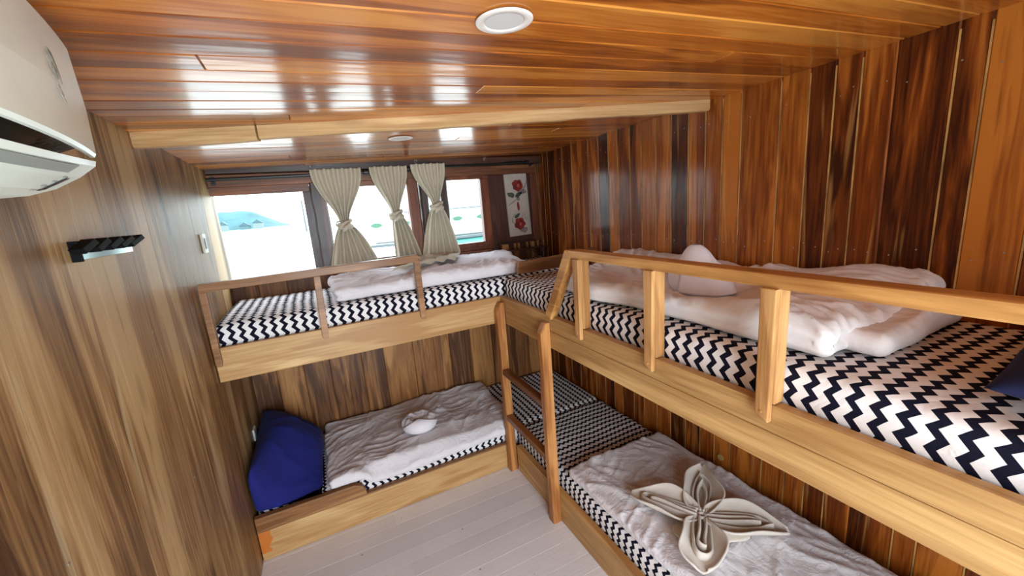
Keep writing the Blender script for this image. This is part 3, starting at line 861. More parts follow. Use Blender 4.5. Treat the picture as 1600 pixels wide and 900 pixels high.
def flower_towel():
    c = Vector((1.815, -1.255, 0.354))
    t = thing('flower_folded_towel', c, 'cream towel folded into a four-petal flower on the low right bed', 'towel')
    tips = [((1.665, -0.975, 0.385), 0.105), ((2.085, -1.035, 0.415), 0.095), ((2.055, -1.480, 0.385), 0.112), ((1.615, -1.420, 0.375), 0.112)]
    for k, (tip, wd) in enumerate(tips):
        tip = Vector(tip); ax = (tip - c); ax.z = 0; L = ax.length; ax.normalize(); sd = Vector((-ax.y, ax.x, 0))
        n, m = 36, 25; P = np.zeros((n, m, 3))
        round_end = (k == 3)
        for i in range(n):
            s = i / (n - 1)
            if round_end: wv = wd * (0.08 + 0.80 * math.sin(math.pi / 2 * min(1, s / 0.65)) ** 0.8) * (1 if s < 0.7 else math.sqrt(max(0, 1 - ((s - 0.7) / 0.3) ** 2 * 0.93)))
            else: wv = wd * (0.10 + 0.95 * math.sin(math.pi * s ** 0.75) ** 0.85) * (1 - 0.05 * s) + 0.002
            for j in range(m):
                v = j / (m - 1) * 2 - 1
                hgt = 0.062 * (abs(v) ** 1.6) * (0.35 + 0.65 * math.sin(math.pi * min(1, s * 0.9 + 0.08)))
                lip = 0.010 * math.sin(s * 9 + k) * abs(v) ** 3
                p = c + ax * (L * s * (1 - 0.03 * abs(v))) + sd * (wv * v * (1.0 - 0.15 * abs(v) ** 3) + lip)
                P[i, j] = (p.x, p.y, c.z + 0.012 + hgt + (tip.z - c.z - 0.03) * s ** 3)
        o = link('petal', grid_mesh('petal', P), TOWEL, t, True)
        md = o.modifiers.new('thick', 'SOLIDIFY'); md.thickness = 0.009; md.offset = 0
        md = o.modifiers.new('soft', 'SUBSURF'); md.levels = 1; md.render_levels = 1
        # hairpin fold nested in the petal
        for q, (wi, le, zz) in enumerate(((0.030, 0.80, 0.030), (0.012, 0.66, 0.036))):
            bm = bmesh.new(); pts = []
            for i in range(33):
                a = -1 + 2 * i / 32
                s = le * (1 - abs(a) ** 2.2)
                if s < 0.06: s = 0.06
                bow = math.sin(math.pi * min(1, s / le * 0.75 + 0.1))
                side = (1 if a > 0 else -1) * wi * (wd / 0.085) * min(1, abs(a) * 2.2) * (0.3 + 0.7 * bow)
                wob = 0.006 * math.sin(7 * a + k * 2 + q)
                pts.append(c + ax * (L * s) + sd * (side + wob) + Vector((0, 0, zz + 0.006 * math.sin(3 * a + k))))
            tube(bm, pts, 0.0085, 10, flat=(0.75, 2.4)); link('inner_fold', bm, TOWEL, o, True)
    # the rest of the towel lying flat between the petals
    n, m = 48, 14; P = np.zeros((n, m, 3))
    for i in range(n):
        a = 2 * math.pi * i / n
        R = 0.13 + 0.045 * math.cos(2 * (a - 0.6)) + 0.02 * math.sin(5 * a)
        R *= 1.0 + 0.75 * math.exp(-((math.sin((a + 1.05) / 2)) / 0.25) ** 2)
        for j in range(m):
            r = R * j / (m - 1)
            P[i, j] = (c.x + r * math.cos(a), c.y + r * math.sin(a), c.z + 0.010 + 0.006 * math.cos(a * 6) * (j / m) - 0.004 * (j / m) ** 3)
    o = link('flat_towel', grid_mesh('flat_towel', P, True), TOWEL, t, True)
    md = o.modifiers.new('thick', 'SOLIDIFY'); md.thickness = 0.006; md.offset = 1
    # pinched knot in the middle
    bm = bmesh.new()
    tube(bm, [c + Vector((0.014 * math.cos(a), 0.014 * math.sin(a), 0.042)) for a in [2 * math.pi * i / 16 for i in range(17)]], 0.007, 8)
    link('pinched_centre', bm, TOWEL, t, True)
flower_towel()

def swan_towel():
    cx, cy, z0 = 1.86, -1.185, 1.360
    t = thing('mound_folded_towel', (cx, cy, z0), 'white towel folded into a peaked mound on the right upper duvet', 'towel')
    n, m = 60, 34; P = np.zeros((m, n, 3))
    for j in range(m):
        h = j / (m - 1)
        # profile radius
        R = 0.132 * math.sqrt(max(0.0, 1 - (max(0, h - 0.22) / 0.80) ** 1.6)) if h > 0.22 else 0.132 * (0.86 + 0.14 * math.sin(math.pi * h / 0.44))
        if h > 0.45: R = R * (1 - 0.32 * sstep(0.45, 0.75, h))
        R = float(R) + 0.002
        for i in range(n):
            a = 2 * math.pi * i / n
            fold = 0.05 * math.sin(2 * a + 5 * h) + 0.03 * math.sin(5 * a - 3 * h)
            f2 = -0.10 * math.exp(-((math.sin((a - 3.9 - 1.2 * h) / 2)) / 0.07) ** 2)
            rr = R * (1 + fold * 0.5 + f2)
            P[j, i] = (cx + rr * 0.72 * math.cos(a) + 0.015 * h, cy + rr * math.sin(a) + 0.030 * h ** 1.5, z0 + 0.188 * h + 0.004 * math.sin(3 * a) * (1 - h))
    me = grid_mesh('mound', P, False, True)
    bm = bmesh.new(); bm.from_mesh(me); bm.verts.ensure_lookup_table()
    bm.faces.new([bm.verts[i] for i in range(n)])
    bm.to_mesh(me); bm.free()
    link('mound', me, TOWELW, t, True)
    # wrapped outer fold
    n2, m2 = 40, 14; P = np.zeros((n2, m2, 3))
    for i in range(n2):
        u = i / (n2 - 1); a = math.radians(175 + 150 * u)
        for j in range(m2):
            v = j / (m2 - 1)
            hh = 0.015 + (0.085 - 0.05 * u) * v
            R = 0.140 * (1 - 0.14 * v)
            P[i, j] = (cx + R * 0.72 * math.cos(a), cy + R * math.sin(a), z0 + hh)
    o = link('outer_fold', grid_mesh('outer_fold', P), TOWELW, t, True)
    md = o.modifiers.new('thick', 'SOLIDIFY'); md.thickness = 0.006; md.offset = 1
swan_towel()

# ------------------------------------------------------------------ pillows
def pillow(name, centre, u, v, lu, lv, th, mat, label, seed, sag=0.0, shape=None):
    u = Vector(u).normalized(); v = (Vector(v) - u * u.dot(Vector(v))).normalized(); nrm = u.cross(v)
    n, m = 70, 50; V = []; F = []
    for side in (1, -1):
        for i in range(n):
            for j in range(m):
                a = i / (n - 1) * 2 - 1; b = j / (m - 1) * 2 - 1
                e = max(0, (1 - abs(a) ** 3.2)) ** 0.55 * max(0, (1 - abs(b) ** 3.2)) ** 0.55
                pin = 1 - 0.07 * (1 - abs(b)) * abs(a) ** 3 ; pin2 = 1 - 0.07 * (1 - abs(a)) * abs(b) ** 3
                x = a * lu / 2 * pin; y = b * lv / 2 * pin2
                w = float(wrinkle(np.array(x * 0.8), np.array(y * 0.8), seed, 0.7, 0.9)) * e
                z = side * th / 2 * e + (w if side > 0 else 0) - sag * (a * a)
                p = Vector(centre) + u * x + v * y + nrm * z
                V.append(tuple(shape(p, a, b) if shape else p))
    def vid(s, i, j): return s * n * m + i * m + j
    for i in range(n - 1):
        for j in range(m - 1):
            F.append((vid(0, i, j), vid(0, i + 1, j), vid(0, i + 1, j + 1), vid(0, i, j + 1)))
            F.append((vid(1, i, j), vid(1, i, j + 1), vid(1, i + 1, j + 1), vid(1, i + 1, j)))
    me = mesh_vf(name, V, F); bm = bmesh.new(); bm.from_mesh(me)
    bmesh.ops.remove_doubles(bm, verts=bm.verts, dist=0.0006); bm.to_mesh(me); bm.free()
    return tagtop(link(name, me, mat, smooth=True), label, 'pillow', 'navy pillows')
def corner_shape(p, a, b):
    k = float(sstep(-0.2, 1.0, -a)) * (1 - b * b)
    p = p + Vector((-0.10, 0, -0.12)) * k
    p.x = max(p.x, 0.014); p.z = max(p.z, 0.272)
    if p.y < 0.032: p.z = max(p.z, 0.272)
    return p
pillow('pillow', (0.185, 0.345, 0.400), (0.0, 1, 0.03), (-0.62, 0, 0.62), 0.69, 0.42, 0.24, NAVY, 'bright navy blue pillow leaning in the corner of the low bed by the left wall', 130, shape=corner_shape)
pillow('pillow', (1.91, -2.290, 1.402), (0.95, 0.1, 0), (-0.05, 0.62, -0.10), 0.56, 0.60, 0.15, NAVYD, 'dark navy pillow on the right upper bunk at the edge of the photo', 140)

# ------------------------------------------------------------------ curtains and rods
YC = D - 0.106
def curtain(xl, xr, ztop, knot, kz, bl, br, zb, label, seed, pleats=6, tail=False, lean=0.0):
    t = thing('curtain', (knot, YC, ztop), label, 'curtain', 'knotted cream curtains')
    n, m = 90, 70; P = np.zeros((n, m, 3))
    for i in range(n):
        s = i / (n - 1); z = ztop + (zb - ztop) * s; 
        if z > kz:
            q = (ztop - z) / (ztop - kz); e = float(sstep(0, 1, q ** 1.15))
            l = xl + (knot - 0.026 - xl) * e; r = xr + (knot + 0.026 - xr) * e
            amp = 0.016 * (1 - 0.35 * e)
        else:
            q = (kz - z) / (kz - zb); e = q ** 0.62
            l = knot - 0.026 + (bl - knot + 0.026) * e; r = knot + 0.026 + (br - knot - 0.026) * e
            amp = 0.010 + 0.012 * e
        for j in range(m):
            v = j / (m - 1)
            ph = 2 * math.pi * pleats * v + 0.6 * math.sin(3 * v + seed)
            sharp = math.sin(ph); sharp = math.copysign(abs(sharp) ** 0.7, sharp)
            x = l + (r - l) * (v + 0.25 / pleats * 0.16 * math.sin(2 * ph))
            y = YC + amp * sharp + 0.01 * (abs(2 * v - 1) ** 2) * (1 if z > kz else 0)
            zz = z - 0.01 * (math.cos(ph) * 0.5) * (1 if s > 0.97 else 0)
            zz += 0.0035 * abs(sharp) * (1 if s < 0.02 else 0)
            P[i, j] = (x, y, zz)
    if tail:
        k = 26; T = np.zeros((k, m, 3))
        for i in range(k):
            s = (i + 1) / k
            for j in range(m):
                b = P[n - 1, j]; v = j / (m - 1)
                T[i, j] = (b[0] - 0.34 * s * (0.5 + 0.5 * (1 - v)) + 0.03 * s, b[1] - 0.46 * s * (0.65 + 0.35 * (1 - v)) , b[2] - 0.004 - 0.012 * s + 0.022 * math.sin(s * 7 + 4 * v) * s * (1 - s) * 2 + 0.006 * math.sin(2 * math.pi * pleats * v))
        P = np.concatenate([P, T], 0)
    o = link('cloth', grid_mesh('cloth', P), CURT, t, True)
    md = o.modifiers.new('thick', 'SOLIDIFY'); md.thickness = 0.003; md.offset = 0
    # knot: three wraps of cloth and a loose loop
    bm = bmesh.new()
    for q, (dz, rx, ry, tl) in enumerate(((0.012, 0.038, 0.030, 0.35), (-0.006, 0.041, 0.033, -0.25), (-0.022, 0.036, 0.028, 0.15))):
        tube(bm, [(knot + rx * math.cos(a), YC + ry * math.sin(a), kz + dz + tl * 0.04 * math.cos(a + q)) for a in [2 * math.pi * i / 28 for i in range(29)]], 0.0125, 10)
    tube(bm, [(knot + 0.025, YC - 0.03, kz + 0.01), (knot + 0.01, YC - 0.045, kz - 0.01), (knot - 0.012, YC - 0.045, kz - 0.03), (knot - 0.02, YC - 0.032, kz - 0.045)], [0.012, 0.016, 0.014, 0.006], 10)
    link('knot', bm, CURT, t, True)
    return t
c1 = curtain(0.560, 0.872, 2.076, 0.720, 1.715, 0.585, 0.915, 1.415, 'leftmost of the three knotted cream curtains, beside the big bare window', 1, 6)
bm = bmesh.new()
tube(bm, [(0.690, YC - 0.02, 1.700), (0.672, YC - 0.03, 1.707), (0.663, YC - 0.03, 1.724), (0.672, YC - 0.03, 1.738), (0.690, YC - 0.02, 1.740)], 0.005, 8)
link('loose_loop', bm, CURT, c1, True)
curtain(0.925, 1.178, 2.080, 1.062, 1.752, 1.02, 1.215, 1.41, 'middle one of the three knotted cream curtains', 2, 5)
curtain(1.205, 1.455, 2.090, 1.358, 1.790, 1.215, 1.500, 1.446, 'rightmost of the three knotted cream curtains, its tail lying on the duvet', 3, 5, tail=True)

YROD = D - 0.068
def rod(x0, x1, z0, z1, r, label, cap=None, capr=None):
    t = thing('curtain_rod', ((x0 + x1) / 2, YROD, (z0 + z1) / 2), label, 'curtain rod', 'black curtain rods')
    bm = bmesh.new(); tube(bm, [(x0, YROD, z0), (x1, YROD, z1)], r, 16); link('pole', bm, BLACK, t, False)
    for x in (cap or []):
        z = z0 + (z1 - z0) * (x - x0) / (x1 - x0); d = 0.018
        bm = bmesh.new(); tube(bm, [(x - d, YROD, z), (x - d * 0.8, YROD, z), (x + d * 0.8, YROD, z), (x + d, YROD, z)], [r * 1.2, capr, capr, r * 1.2], 16); link('end_cap', bm, BLACK, t, False)
    return t
rod(0.010, 0.925, 2.040, 2.052, 0.009, 'long black curtain rod from the left wall to the middle curtain', [0.905], 0.017)
rod(0.955, 1.205, 2.056, 2.064, 0.009, 'short black curtain rod end between the middle and right curtains', [1.188], 0.017)
r3 = rod(1.235, 2.17, 2.066, 2.083, 0.008, 'black curtain rod to the right of the curtains, above the flower painting', [2.155], 0.016)
bm = bmesh.new(); tube(bm, [(1.93, YROD, 2.0787), (1.97, YROD, 2.0794), (2.12, YROD, 2.0821), (2.135, YROD, 2.0824)], [0.008, 0.013, 0.013, 0.008], 14); link('sleeve', bm, BLACK, r3, False)
for x, z, lab in ((0.035, 2.040, 'black rod bracket by the left wall'), (2.20, 2.083, 'black rod bracket near the right wall')):
    bm = bmesh.new(); box(bm, (x - 0.012, D - 0.034, z - 0.030), (x + 0.012, D - 0.030, z + 0.022), 0.001)
    box(bm, (x - 0.006, YROD - 0.012, z - 0.020), (x + 0.006, D - 0.034, z - 0.010), 0.001)
    tagtop(link('rod_bracket', bm, BLACK), lab, 'bracket', 'rod brackets')

# cup hooks in the header
for x, z, lab in ((0.575, 2.108, 'small pale hook in the header above the leftmost curtain'), (1.255, 2.115, 'small pale hook in the header above the rightmost curtain'), (1.79, 2.118, 'small pale hook in the header above the right-hand window')):
    bm = bmesh.new()
    tube(bm, [(x + 0.010 * math.cos(a), D - 0.0620, z + 0.010 * math.sin(a)) for a in [2 * math.pi * i / 18 - 0.5 for i in range(16)]], 0.003, 6)
    tube(bm, [(x, D - 0.054, z + 0.004), (x, D - 0.0605, z + 0.006)], 0.004, 8)
    tagtop(link('hook', bm, SCREW, smooth=True), lab, 'hook', 'hooks in the header')

# ------------------------------------------------------------------ flower painting
pt = thing('painting', (2.07, D - 0.015, 1.75), 'narrow canvas painting of red flowers on the plywood panel', 'painting')
PX, PZ, TILT = 2.068, 1.751, 0.018
def pxz(a, b): # painting-local to world
    return (PX + a * math.cos(TILT * 0.5) + b * -0.035, PZ + b + a * 0.03)
bm = bmesh.new(); prism(bm, [pxz(-0.101, -0.25), pxz(0.101, -0.25), pxz(0.101, 0.25), pxz(-0.101, 0.25)], 1, D - 0.026, D - 0.009, 0.0015)
part('canvas', bm, plain('canvas_white', (196, 184, 174), 0.7, var=0.10, vscale=9), pt)
def blob(cx, cz, r, mat, seed, y, name, sq=1.0, rot=0.0, jag=0.25):
    bm = bmesh.new(); rr = random.Random(seed); vs = []
    for k in range(26):
        a = 2 * math.pi * k / 26; q = r * (1 + jag * float(noise2(3 + 1.5 * math.cos(a), 3 + 1.5 * math.sin(a), seed)))
        dx, dz = q * math.cos(a), q * sq * math.sin(a)
        x, z = pxz(cx + dx * math.cos(rot) - dz * math.sin(rot), cz + dx * math.sin(rot) + dz * math.cos(rot)); vs.append((x, z))
    prism(bm, vs, 1, y, y + 0.0006); return part(name, bm, mat, pt)
REDS = [plain('paint_red', (156, 40, 34), 0.6, var=0.3, vscale=60), plain('paint_dark_red', (104, 24, 26), 0.6), plain('paint_coral', (190, 84, 66), 0.6)]
GRN = plain('paint_grey_green', (78, 86, 74), 0.6, var=0.3, vscale=50); INK = plain('paint_charcoal', (44, 38, 38), 0.6); GRYW = plain('paint_wash_grey', (132, 122, 122), 0.6)
Y0 = D - 0.0272
for cx, cz, s, sd in ((0.012, 0.160, 1.0, 3), (-0.002, -0.150, 1.05, 9)):
    blob(cx + 0.035, cz - 0.055, 0.034, GRYW, sd + 5, Y0, 'wash_shade', 0.7)
    blob(cx, cz, 0.048 * s, REDS[0], sd, Y0 - 0.0006, 'flower_petals', 0.95)
    blob(cx - 0.020, cz - 0.012, 0.024 * s, REDS[1], sd + 1, Y0 - 0.0012, 'flower_petals', 0.7, 0.6)
    blob(cx + 0.018, cz + 0.016, 0.020 * s, REDS[1], sd + 2, Y0 - 0.0012, 'flower_petals', 0.6, -0.5)
    blob(cx + 0.006, cz - 0.004, 0.015 * s, REDS[2], sd + 4, Y0 - 0.0018, 'flower_petals', 0.6, 0.9)
blob(-0.055, 0.085, 0.036, GRN, 21, Y0, 'leaf', 0.5, -0.3); blob(0.012, 0.083, 0.034, GRN, 23, Y0, 'leaf', 0.45, 0.5)
blob(-0.02, -0.085, 0.03, GRN, 25, Y0 - 0.0001, 'leaf', 0.45, 0.5)
blob(0.000, -0.010, 0.011, REDS[0], 27, Y0, 'flower_bud', 3.4); blob(0.008, 0.050, 0.016, GRYW, 28, Y0, 'wash_shade', 0.9)
def stroke(pts, wd, name='stem'):
    bm = bmesh.new(); V = []
    tube(bm, [(pxz(a, b)[0], Y0 - 0.0008, pxz(a, b)[1]) for a, b in pts], wd, 6, flat=(1, 1)); part(name, bm, INK, pt)
stroke([(-0.088, 0.005), (-0.03, 0.035), (0.03, 0.08), (0.07, 0.13), (0.098, 0.185)], 0.0018)
stroke([(0.02, 0.10), (0.05, 0.09), (0.085, 0.10), (0.09, 0.08)], 0.0014)
stroke([(-0.045, -0.155), (-0.07, -0.13), (-0.065, -0.10), (-0.045, -0.075), (-0.03, -0.07)], 0.0016)
stroke([(0.02, -0.10), (0.055, -0.075), (0.05, -0.11), (0.08, -0.115)], 0.0012)

# ------------------------------------------------------------------ small rack of wood in the far corner
rk = thing('wooden_shelf', (2.1, D - 0.06, 1.33), 'dark little wooden shelf with upright pegs below the flower painting', 'shelf')
boxpart('shelf_board', (1.86, D - 0.100, 1.385), (W - 0.014, D - 0.036, 1.400), TRIMH, rk, 0.002)
boxpart('ledge', (1.86, D - 0.045, 1.440), (W - 0.10, D - 0.024, 1.458), TRIMH, rk, 0.002)
for x, wd in ((1.90, 0.05), (1.985, 0.010), (2.02, 0.014), (2.10, 0.010), (2.15, 0.03), (2.20, 0.012), (2.255, 0.012)):
    boxpart('peg', (x - wd / 2, D - 0.085, 1.401), (x + wd / 2, D - 0.047, 1.447), RAILX, rk, 0.002)
for x in (1.95, 2.22):
    boxpart('bracket', (x - 0.01, D - 0.10, 1.318), (x + 0.01, D - 0.036, 1.384), TRIMH, rk, 0.002)

# ------------------------------------------------------------------ left wall: hook rail, switch, socket
hr = thing('coat_hook_rail', (0.0, -0.75, 1.735), 'black and chrome coat hook rail on the left wall', 'coat rack')
boxpart('back_plate', (0.001, -0.962, 1.713), (0.011, -0.633, 1.757), MIRROR, hr, 0.001)
boxpart('end_cap', (0.001, -0.972, 1.710), (0.020, -0.963, 1.759), BLACKP, hr, 0.001)
for yb, yt in ((-0.993, -0.928), (-0.917, -0.855), (-0.846, -0.772), (-0.773, -0.694), (-0.705, -0.612)):
    bm = bmesh.new()
    prism(bm, [(yb - 0.014, 1.741), (yb + 0.004, 1.7285), (yt + 0.014, 1.750), (yt - 0.006, 1.762)], 0, 0.012, 0.038, 0.002)
    part('hook', bm, BLACKP, hr)
sw = thing('light_switch', (0.0, 0.315, 1.69), 'small cream light switch on the left wall beside the big window', 'switch')
boxpart('plate', (0.001, 0.275, 1.640), (0.012, 0.350, 1.738), WHITEP2, sw, 0.002)
boxpart('rocker', (0.012, 0.298, 1.662), (0.016, 0.327, 1.716), GREYP, sw, 0.001)
bm = bmesh.new(); box(bm, (0.001, 0.43, 0.485), (0.012, 0.50, 0.555), 0.002)
so = thing('wall_socket', (0.0, 0.46, 0.52), 'white wall socket half hidden behind the bright navy pillow', 'socket'); part('plate', bm, WHITEP, so)
boxpart('socket_hole', (0.012, 0.450, 0.505), (0.0135, 0.480, 0.535), GREYP, so, 0.0005)
bm = bmesh.new(); tube(bm, [(W - 0.001, -0.985, 0.335), (W - 0.006, -0.985, 0.335)], 0.017, 20)
tagtop(link('wall_plug', bm, plain('pale_wood_plug', (176, 150, 92), 0.5)), 'pale round wooden plug in the dark wall above the low right bed', 'plug')

# ------------------------------------------------------------------ air conditioner on the left wall
ac = thing('air_conditioner', (0.0, -1.70, 1.95), 'white wall-mounted air conditioner at the top left', 'air conditioner')
Y1, Y2, YM = -1.292, -2.108, -1.70
def bul(y): return 0.045 * (1 - ((y - YM) / (Y1 - YM)) ** 2)
def acgrid(prof, name, mat, parent, ny=40, b=1.0, y1=Y1, y2=Y2, closed=False, caps=False, bz=0.0):
    P = np.zeros((ny + 1, len(prof), 3))
    for i in range(ny + 1):
        y = y1 + (y2 - y1) * i / ny
        for j, (x, z, k) in enumerate(prof): P[i, j] = (x + bul(y) * k, y, z - bz * bul(y) * k)
    me = grid_mesh(name, P, False, closed)
    if caps:
        bm = bmesh.new(); bm.from_mesh(me); bm.verts.ensure_lookup_table(); m = len(prof)
        bm.faces.new([bm.verts[j] for j in range(m)]); bm.faces.new([bm.verts[ny * m + j] for j in range(m)][::-1])
        bmesh.ops.recalc_face_normals(bm, faces=bm.faces)
        bm.to_mesh(me); bm.free()
    return link(name, me, mat, parent, False)
# (x, z, how much the bulge moves it)
acgrid([(0.001, 2.080, 0), (0.12, 2.086, 0.3), (0.192, 2.082, 1), (0.199, 2.074, 1), (0.202, 1.98, 1), (0.199, 1.906, 1), (0.196, 1.9005, 1), (0.190, 1.9005, 1), (0.183, 1.93, 0.9), (0.001, 1.95, 0)], 'front_panel', ACW, ac, closed=True, caps=True)
acgrid([(0.001, 1.9485, 0), (0.176, 1.928, 0.85), (0.174, 1.915, 0.8), (0.13, 1.90, 0.6), (0.08, 1.880, 0.3), (0.001, 1.875, 0)], 'air_duct', ACD, ac, closed=True, caps=True, y1=Y1 - 0.006)
acgrid([(0.001, 1.874, 0), (0.150, 1.876, 0.55), (0.196, 1.8945, 0.88), (0.194, 1.886, 0.86), (0.170, 1.868, 0.74), (0.135, 1.850, 0.60), (0.10, 1.841, 0.45), (0.05, 1.838, 0.2), (0.001, 1.838, 0)], 'lower_casing', ACW, ac, closed=True, caps=True, bz=0.5)
# the slim louvre strip is added below with the display
# display window and indicator dots on the lower casing
def oncasing(y, s):  # s runs 0..1 from the front lip back over the underside
    prof = [(0.194, 1.886, 0.86), (0.170, 1.868, 0.74), (0.135, 1.850, 0.60), (0.10, 1.841, 0.45)]
    q = s * 3; i = min(2, int(q)); f = q - i
    x = prof[i][0] * (1 - f) + prof[i + 1][0] * f; z = prof[i][1] * (1 - f) + prof[i + 1][1] * f; k = prof[i][2] * (1 - f) + prof[i + 1][2] * f
    return Vector((x + bul(y) * k + 0.0012, y, z - 0.5 * bul(y) * k - 0.0012))
def patch(name, y1, y2, s1, s2, mat, parent, ny=7):
    P = np.zeros((ny, 7, 3))
    for i in range(ny):
        for j in range(7):
            P[i, j] = oncasing(y1 + (y2 - y1) * i / (ny - 1), s1 + (s2 - s1) * j / 6)
    o = link(name, grid_mesh(name, P), mat, parent)
    md = o.modifiers.new('thick', 'SOLIDIFY'); md.thickness = 0.001; md.offset = 0; return o
patch('vane', -1.40, -2.0, 0.03, 0.22, ACM, ac, 40)
patch('display', -1.348, -1.360, 0.36, 0.72, ACD, ac)
for r_ in range(4):
    for c_ in range(2): patch('indicator', -1.374 - 0.010 * c_, -1.377 - 0.010 * c_, 0.32 + 0.12 * r_, 0.35 + 0.12 * r_, GREYP, ac)
# faded flower emblem on the front panel
EMB = plain('faded_grey_print', (128, 128, 112), 0.5); EMB2 = plain('faded_light_print', (176, 170, 158), 0.5)
def onpanel(y, z): return (0.2045 + bul(y), y, z)
def pstroke(pts, wd, mat):
    bm = bmesh.new(); tube(bm, [Vector(onpanel(y, z)) for y, z in pts], [q * 1.7 for q in wd] if hasattr(wd, '__len__') else wd * 1.7, 6, flat=(1, 1)); 
    for v in bm.verts: v.co.x = 0.2025 + bul(v.co.y) + 0.25 * (v.co.x - 0.2045 - bul(v.co.y)) + 0.0008
    part('printed_emblem', bm, mat, ac)
EO = -0.068
def es(l): return [(EO - 1.40 + (y + 1.40) * 0.75, 2.0 + (z - 2.0) * 0.85 - 0.004) for y, z in l]
pstroke(es([(-1.392, 2.028), (-1.378, 2.024), (-1.366, 2.012), (-1.358, 1.998), (-1.354, 1.984)]), [0.0020, 0.0030, 0.0020, 0.0014, 0.0008], EMB)
pstroke(es([(-1.384, 2.010), (-1.376, 2.000), (-1.370, 1.988)]), [0.0010, 0.0030, 0.0010], EMB)
pstroke(es([(-1.404, 2.014), (-1.394, 2.006), (-1.386, 2.000)]), 0.0009, EMB2)
pstroke(es([(-1.400, 2.004), (-1.390, 1.998), (-1.382, 1.994)]), 0.0009, EMB2)
pstroke(es([(-1.394, 1.988), (-1.382, 1.982), (-1.374, 1.974)]), 0.0009, EMB2)
pstroke(es([(-1.388, 1.976), (-1.376, 1.970), (-1.366, 1.964)]), 0.0014, EMB2)
pstroke(es([(-1.380, 1.966), (-1.370, 1.958), (-1.362, 1.954)]), 0.0016, EMB2)

# ------------------------------------------------------------------ outside: water, hill, village, boats
def water_mat():
    N = NT('turquoise_water'); co = N.coord()
    n = N.noise(N.vmath('MULTIPLY', co, (0.3, 1.2, 1)), 1.0, 5, 0.6)
    N.l.new(N.ramp(n, [(0.4, lin((20, 110, 92))), (0.6, lin((60, 150, 128)))]), N.b.inputs['Base Color'])
    N.b.inputs['Roughness'].default_value = 0.25
    N.l.new(N.bump(n, 0.6, 0.15), N.b.inputs['Normal'])
    return N.m
bm = bmesh.new()
for (x0, x1, y0, y1, z) in ((-200, 400, 1.2, 900, -0.8),):
    vs = [bm.verts.new(p) for p in ((x0, y0, z), (x1, y0, z), (x1, y1, z), (x0, y1, z))]; bm.faces.new(vs)
tagtop(link('harbour_water', bm, water_mat()), 'green harbour water outside the windows', 'water', kind='stuff')

bm = bmesh.new(); box(bm, (-30, 2.6, -1.2), (9.0, 90, -0.74), 0.05)
tagtop(link('sandy_ground', bm, plain('pale_sand', (196, 194, 184), 0.9, var=0.06)), kind='structure')

# far hill
n, m = 90, 24; P = np.zeros((n, m, 3))
for i in range(n):
    x = -140 + 260 * i / (n - 1)
    for j in range(m):
        v = j / (m - 1)
        hgt = 15 * math.exp(-((x + 70) / 70) ** 2) * (1 + 0.25 * float(noise2(x * 0.03, 1, 5))) * (1 - sstep(-40, -8, x))
        P[i, j] = (x, 330 + 90 * v, -1 + (hgt + 0.1) * math.sin(math.pi * v * 0.9) * (1 + 0.1 * float(noise2(x * 0.1, v * 4, 6))))
tagtop(link('distant_hill', grid_mesh('distant_hill', P), plain('hazy_hill', (54, 90, 92), 0.95, var=0.25, vscale=0.05), smooth=True), 'hazy green hill far beyond the harbour through the big window', 'hill')
# village on the shore
HW = [plain('far_house_wall', (84, 104, 108), 0.9), plain('far_house_wall_pale', (112, 120, 118), 0.9)]; HR = plain('far_house_roof', (66, 88, 94), 0.9)
rv = random.Random(4)
for k, nm in enumerate(('leftmost', 'second from the left', 'third from the left', 'third from the right', 'second from the right', 'rightmost')):
    x = -72 + 8.6 * k + rv.uniform(-1.2, 1.2); y = 300 + rv.uniform(-6, 4); wd = rv.uniform(3.6, 6.0); ht = rv.uniform(2, 4.0)
    h = thing('far_house', (x, y, -1), 'tiny hazy far shore house, ' + nm + ' in the row', 'house', 'houses on the far shore')
    boxpart('walls', (x - wd / 2, y, -1), (x + wd / 2, y + 5, -1 + ht), HW[k % 2], h, 0)
    bm = bmesh.new(); prism(bm, [(x - wd / 2 - 0.4, -1 + ht), (x + wd / 2 + 0.4, -1 + ht), (x, -1 + ht + 2.2)], 1, y - 0.3, y + 5.3); part('roof', bm, HR, h)
# boats
HULL = plain('white_boat_paint', (190, 194, 190), 0.5, var=0.03, vscale=0.5); LINE = plain('grey_line_paint', (66, 74, 76), 0.6); PORT = plain('green_port_glass', (40, 88, 62), 0.3)
bt = thing('moored_boat', (18, 30, -0.8), 'large white boat with green almond portholes moored outside the windows', 'boat')
bm = bmesh.new()
n = 30; rows = []
for i in range(n + 1):
    s = i / n; x = 3.2 + 34 * s; bow = min(1, s / 0.10) ** 0.5
    y = 30 + 1.6 * (1 - bow)
    rows.append([bm.verts.new(p) for p in ((x, 36 - 1.6 * (1 - bow), -0.9), (x, y + 0.4, -0.9), (x, y + 0.15, 0.1), (x - 0.2 * (1 - bow), y, 1.75 + 0.15 * (1 - s)), (x, y + 0.25, 1.9), (x, 36 - 1.6 * (1 - bow), 1.9))])
for a, b in zip(rows, rows[1:]):
    for k in range(6): bm.faces.new((a[k], a[(k + 1) % 6], b[(k + 1) % 6], b[k]))
bm.faces.new(rows[0]); bm.faces.new(rows[-1][::-1]); part('hull', bm, HULL, bt)
boxpart('cabin', (8, 31.2, 1.85), (34, 35, 4.4), HULL, bt, 0.05)
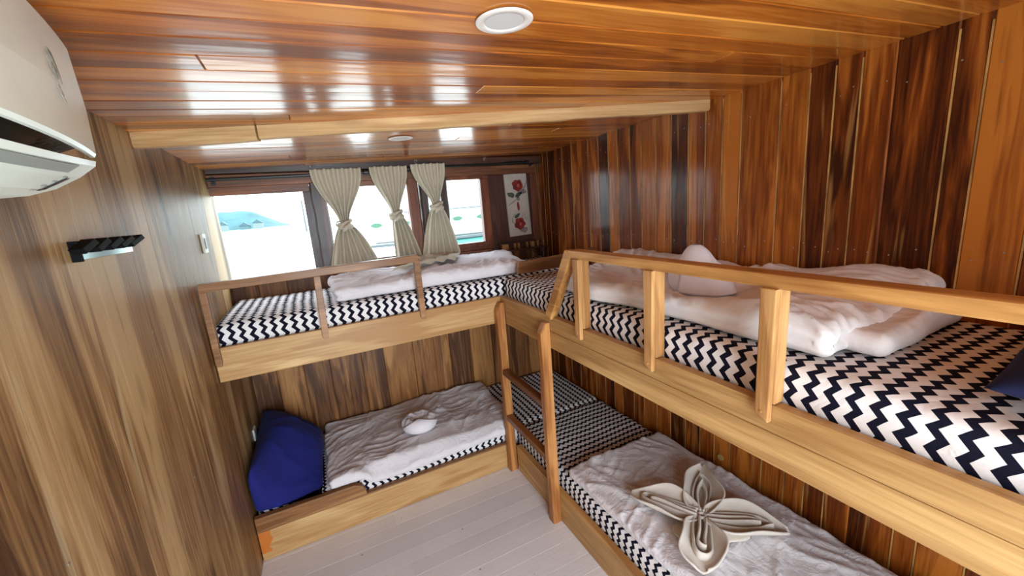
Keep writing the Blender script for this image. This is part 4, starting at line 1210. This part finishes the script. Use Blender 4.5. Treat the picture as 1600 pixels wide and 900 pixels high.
for z, w_ in ((1.78, 0.035), (-0.42, 0.06), (-0.70, 0.16)):
    bm = bmesh.new(); tube(bm, [(3.6 + 33 * q, 30 + 1.6 * (1 - min(1, q / 0.10 + 0.02) ** 0.5) + (0.0 if z > 1 else 0.28) - 0.06, z) for q in [i / 24 for i in range(25)]], w_, 6); part('rubbing_strake', bm, LINE, bt)
for k in range(13):
    x = 5.0 + 2.15 * k
    bm = bmesh.new(); pts = []
    for q in range(20):
        a = 2 * math.pi * q / 20; pts.append((x + 0.42 * math.cos(a), 0.95 + 0.17 * math.copysign(abs(math.sin(a)) ** 1.4, math.sin(a))))
    prism(bm, pts, 1, 29.96 if x > 7 else 30.2, 30.2 if x > 7 else 30.6, 0.0); part('porthole', bm, PORT, bt)
bo = thing('fishing_boat', (-16, 95, -0.8), 'slim pale fishing boat on the shore left in the big window', 'boat')
bm = bmesh.new(); rows = []
for i in range(21):
    s = i / 20; x = -28 + 8.5 * s; hw = 0.7 * math.sin(math.pi * min(1, max(0.02, s))) ** 0.6; rise = 1.1 * (2 * s - 1) ** 4
    rows.append([bm.verts.new(p) for p in ((x, 95 - hw, 0.9 + rise), (x, 95 - hw * 0.7, -0.2 + rise * 0.6), (x, 95, -0.74 + rise * 0.5), (x, 95 + hw * 0.7, -0.2 + rise * 0.6), (x, 95 + hw, 0.9 + rise))])
for a, b in zip(rows, rows[1:]):
    for k in range(5): bm.faces.new((a[k], a[(k + 1) % 5], b[(k + 1) % 5], b[k]))
part('hull', bm, plain('faded_teal_paint', (70, 96, 90), 0.7), bo)
bm = bmesh.new(); tube(bm, [(-28, 94.2, 2.0), (-26, 94.25, 1.1), (-23.7, 94.25, 0.95), (-21.5, 94.25, 1.1), (-19.5, 94.2, 2.0)], 0.10, 6); part('gunwale', bm, plain('dull_red_paint', (120, 84, 84), 0.7), bo)
bm = bmesh.new(); tube(bm, [(-0.5, 100, -0.74), (-0.5, 100, 6.2)], 0.16, 8)
tagtop(link('shore_pole', bm, LINE), 'thin dark pole standing on the shore in the big window', 'pole')
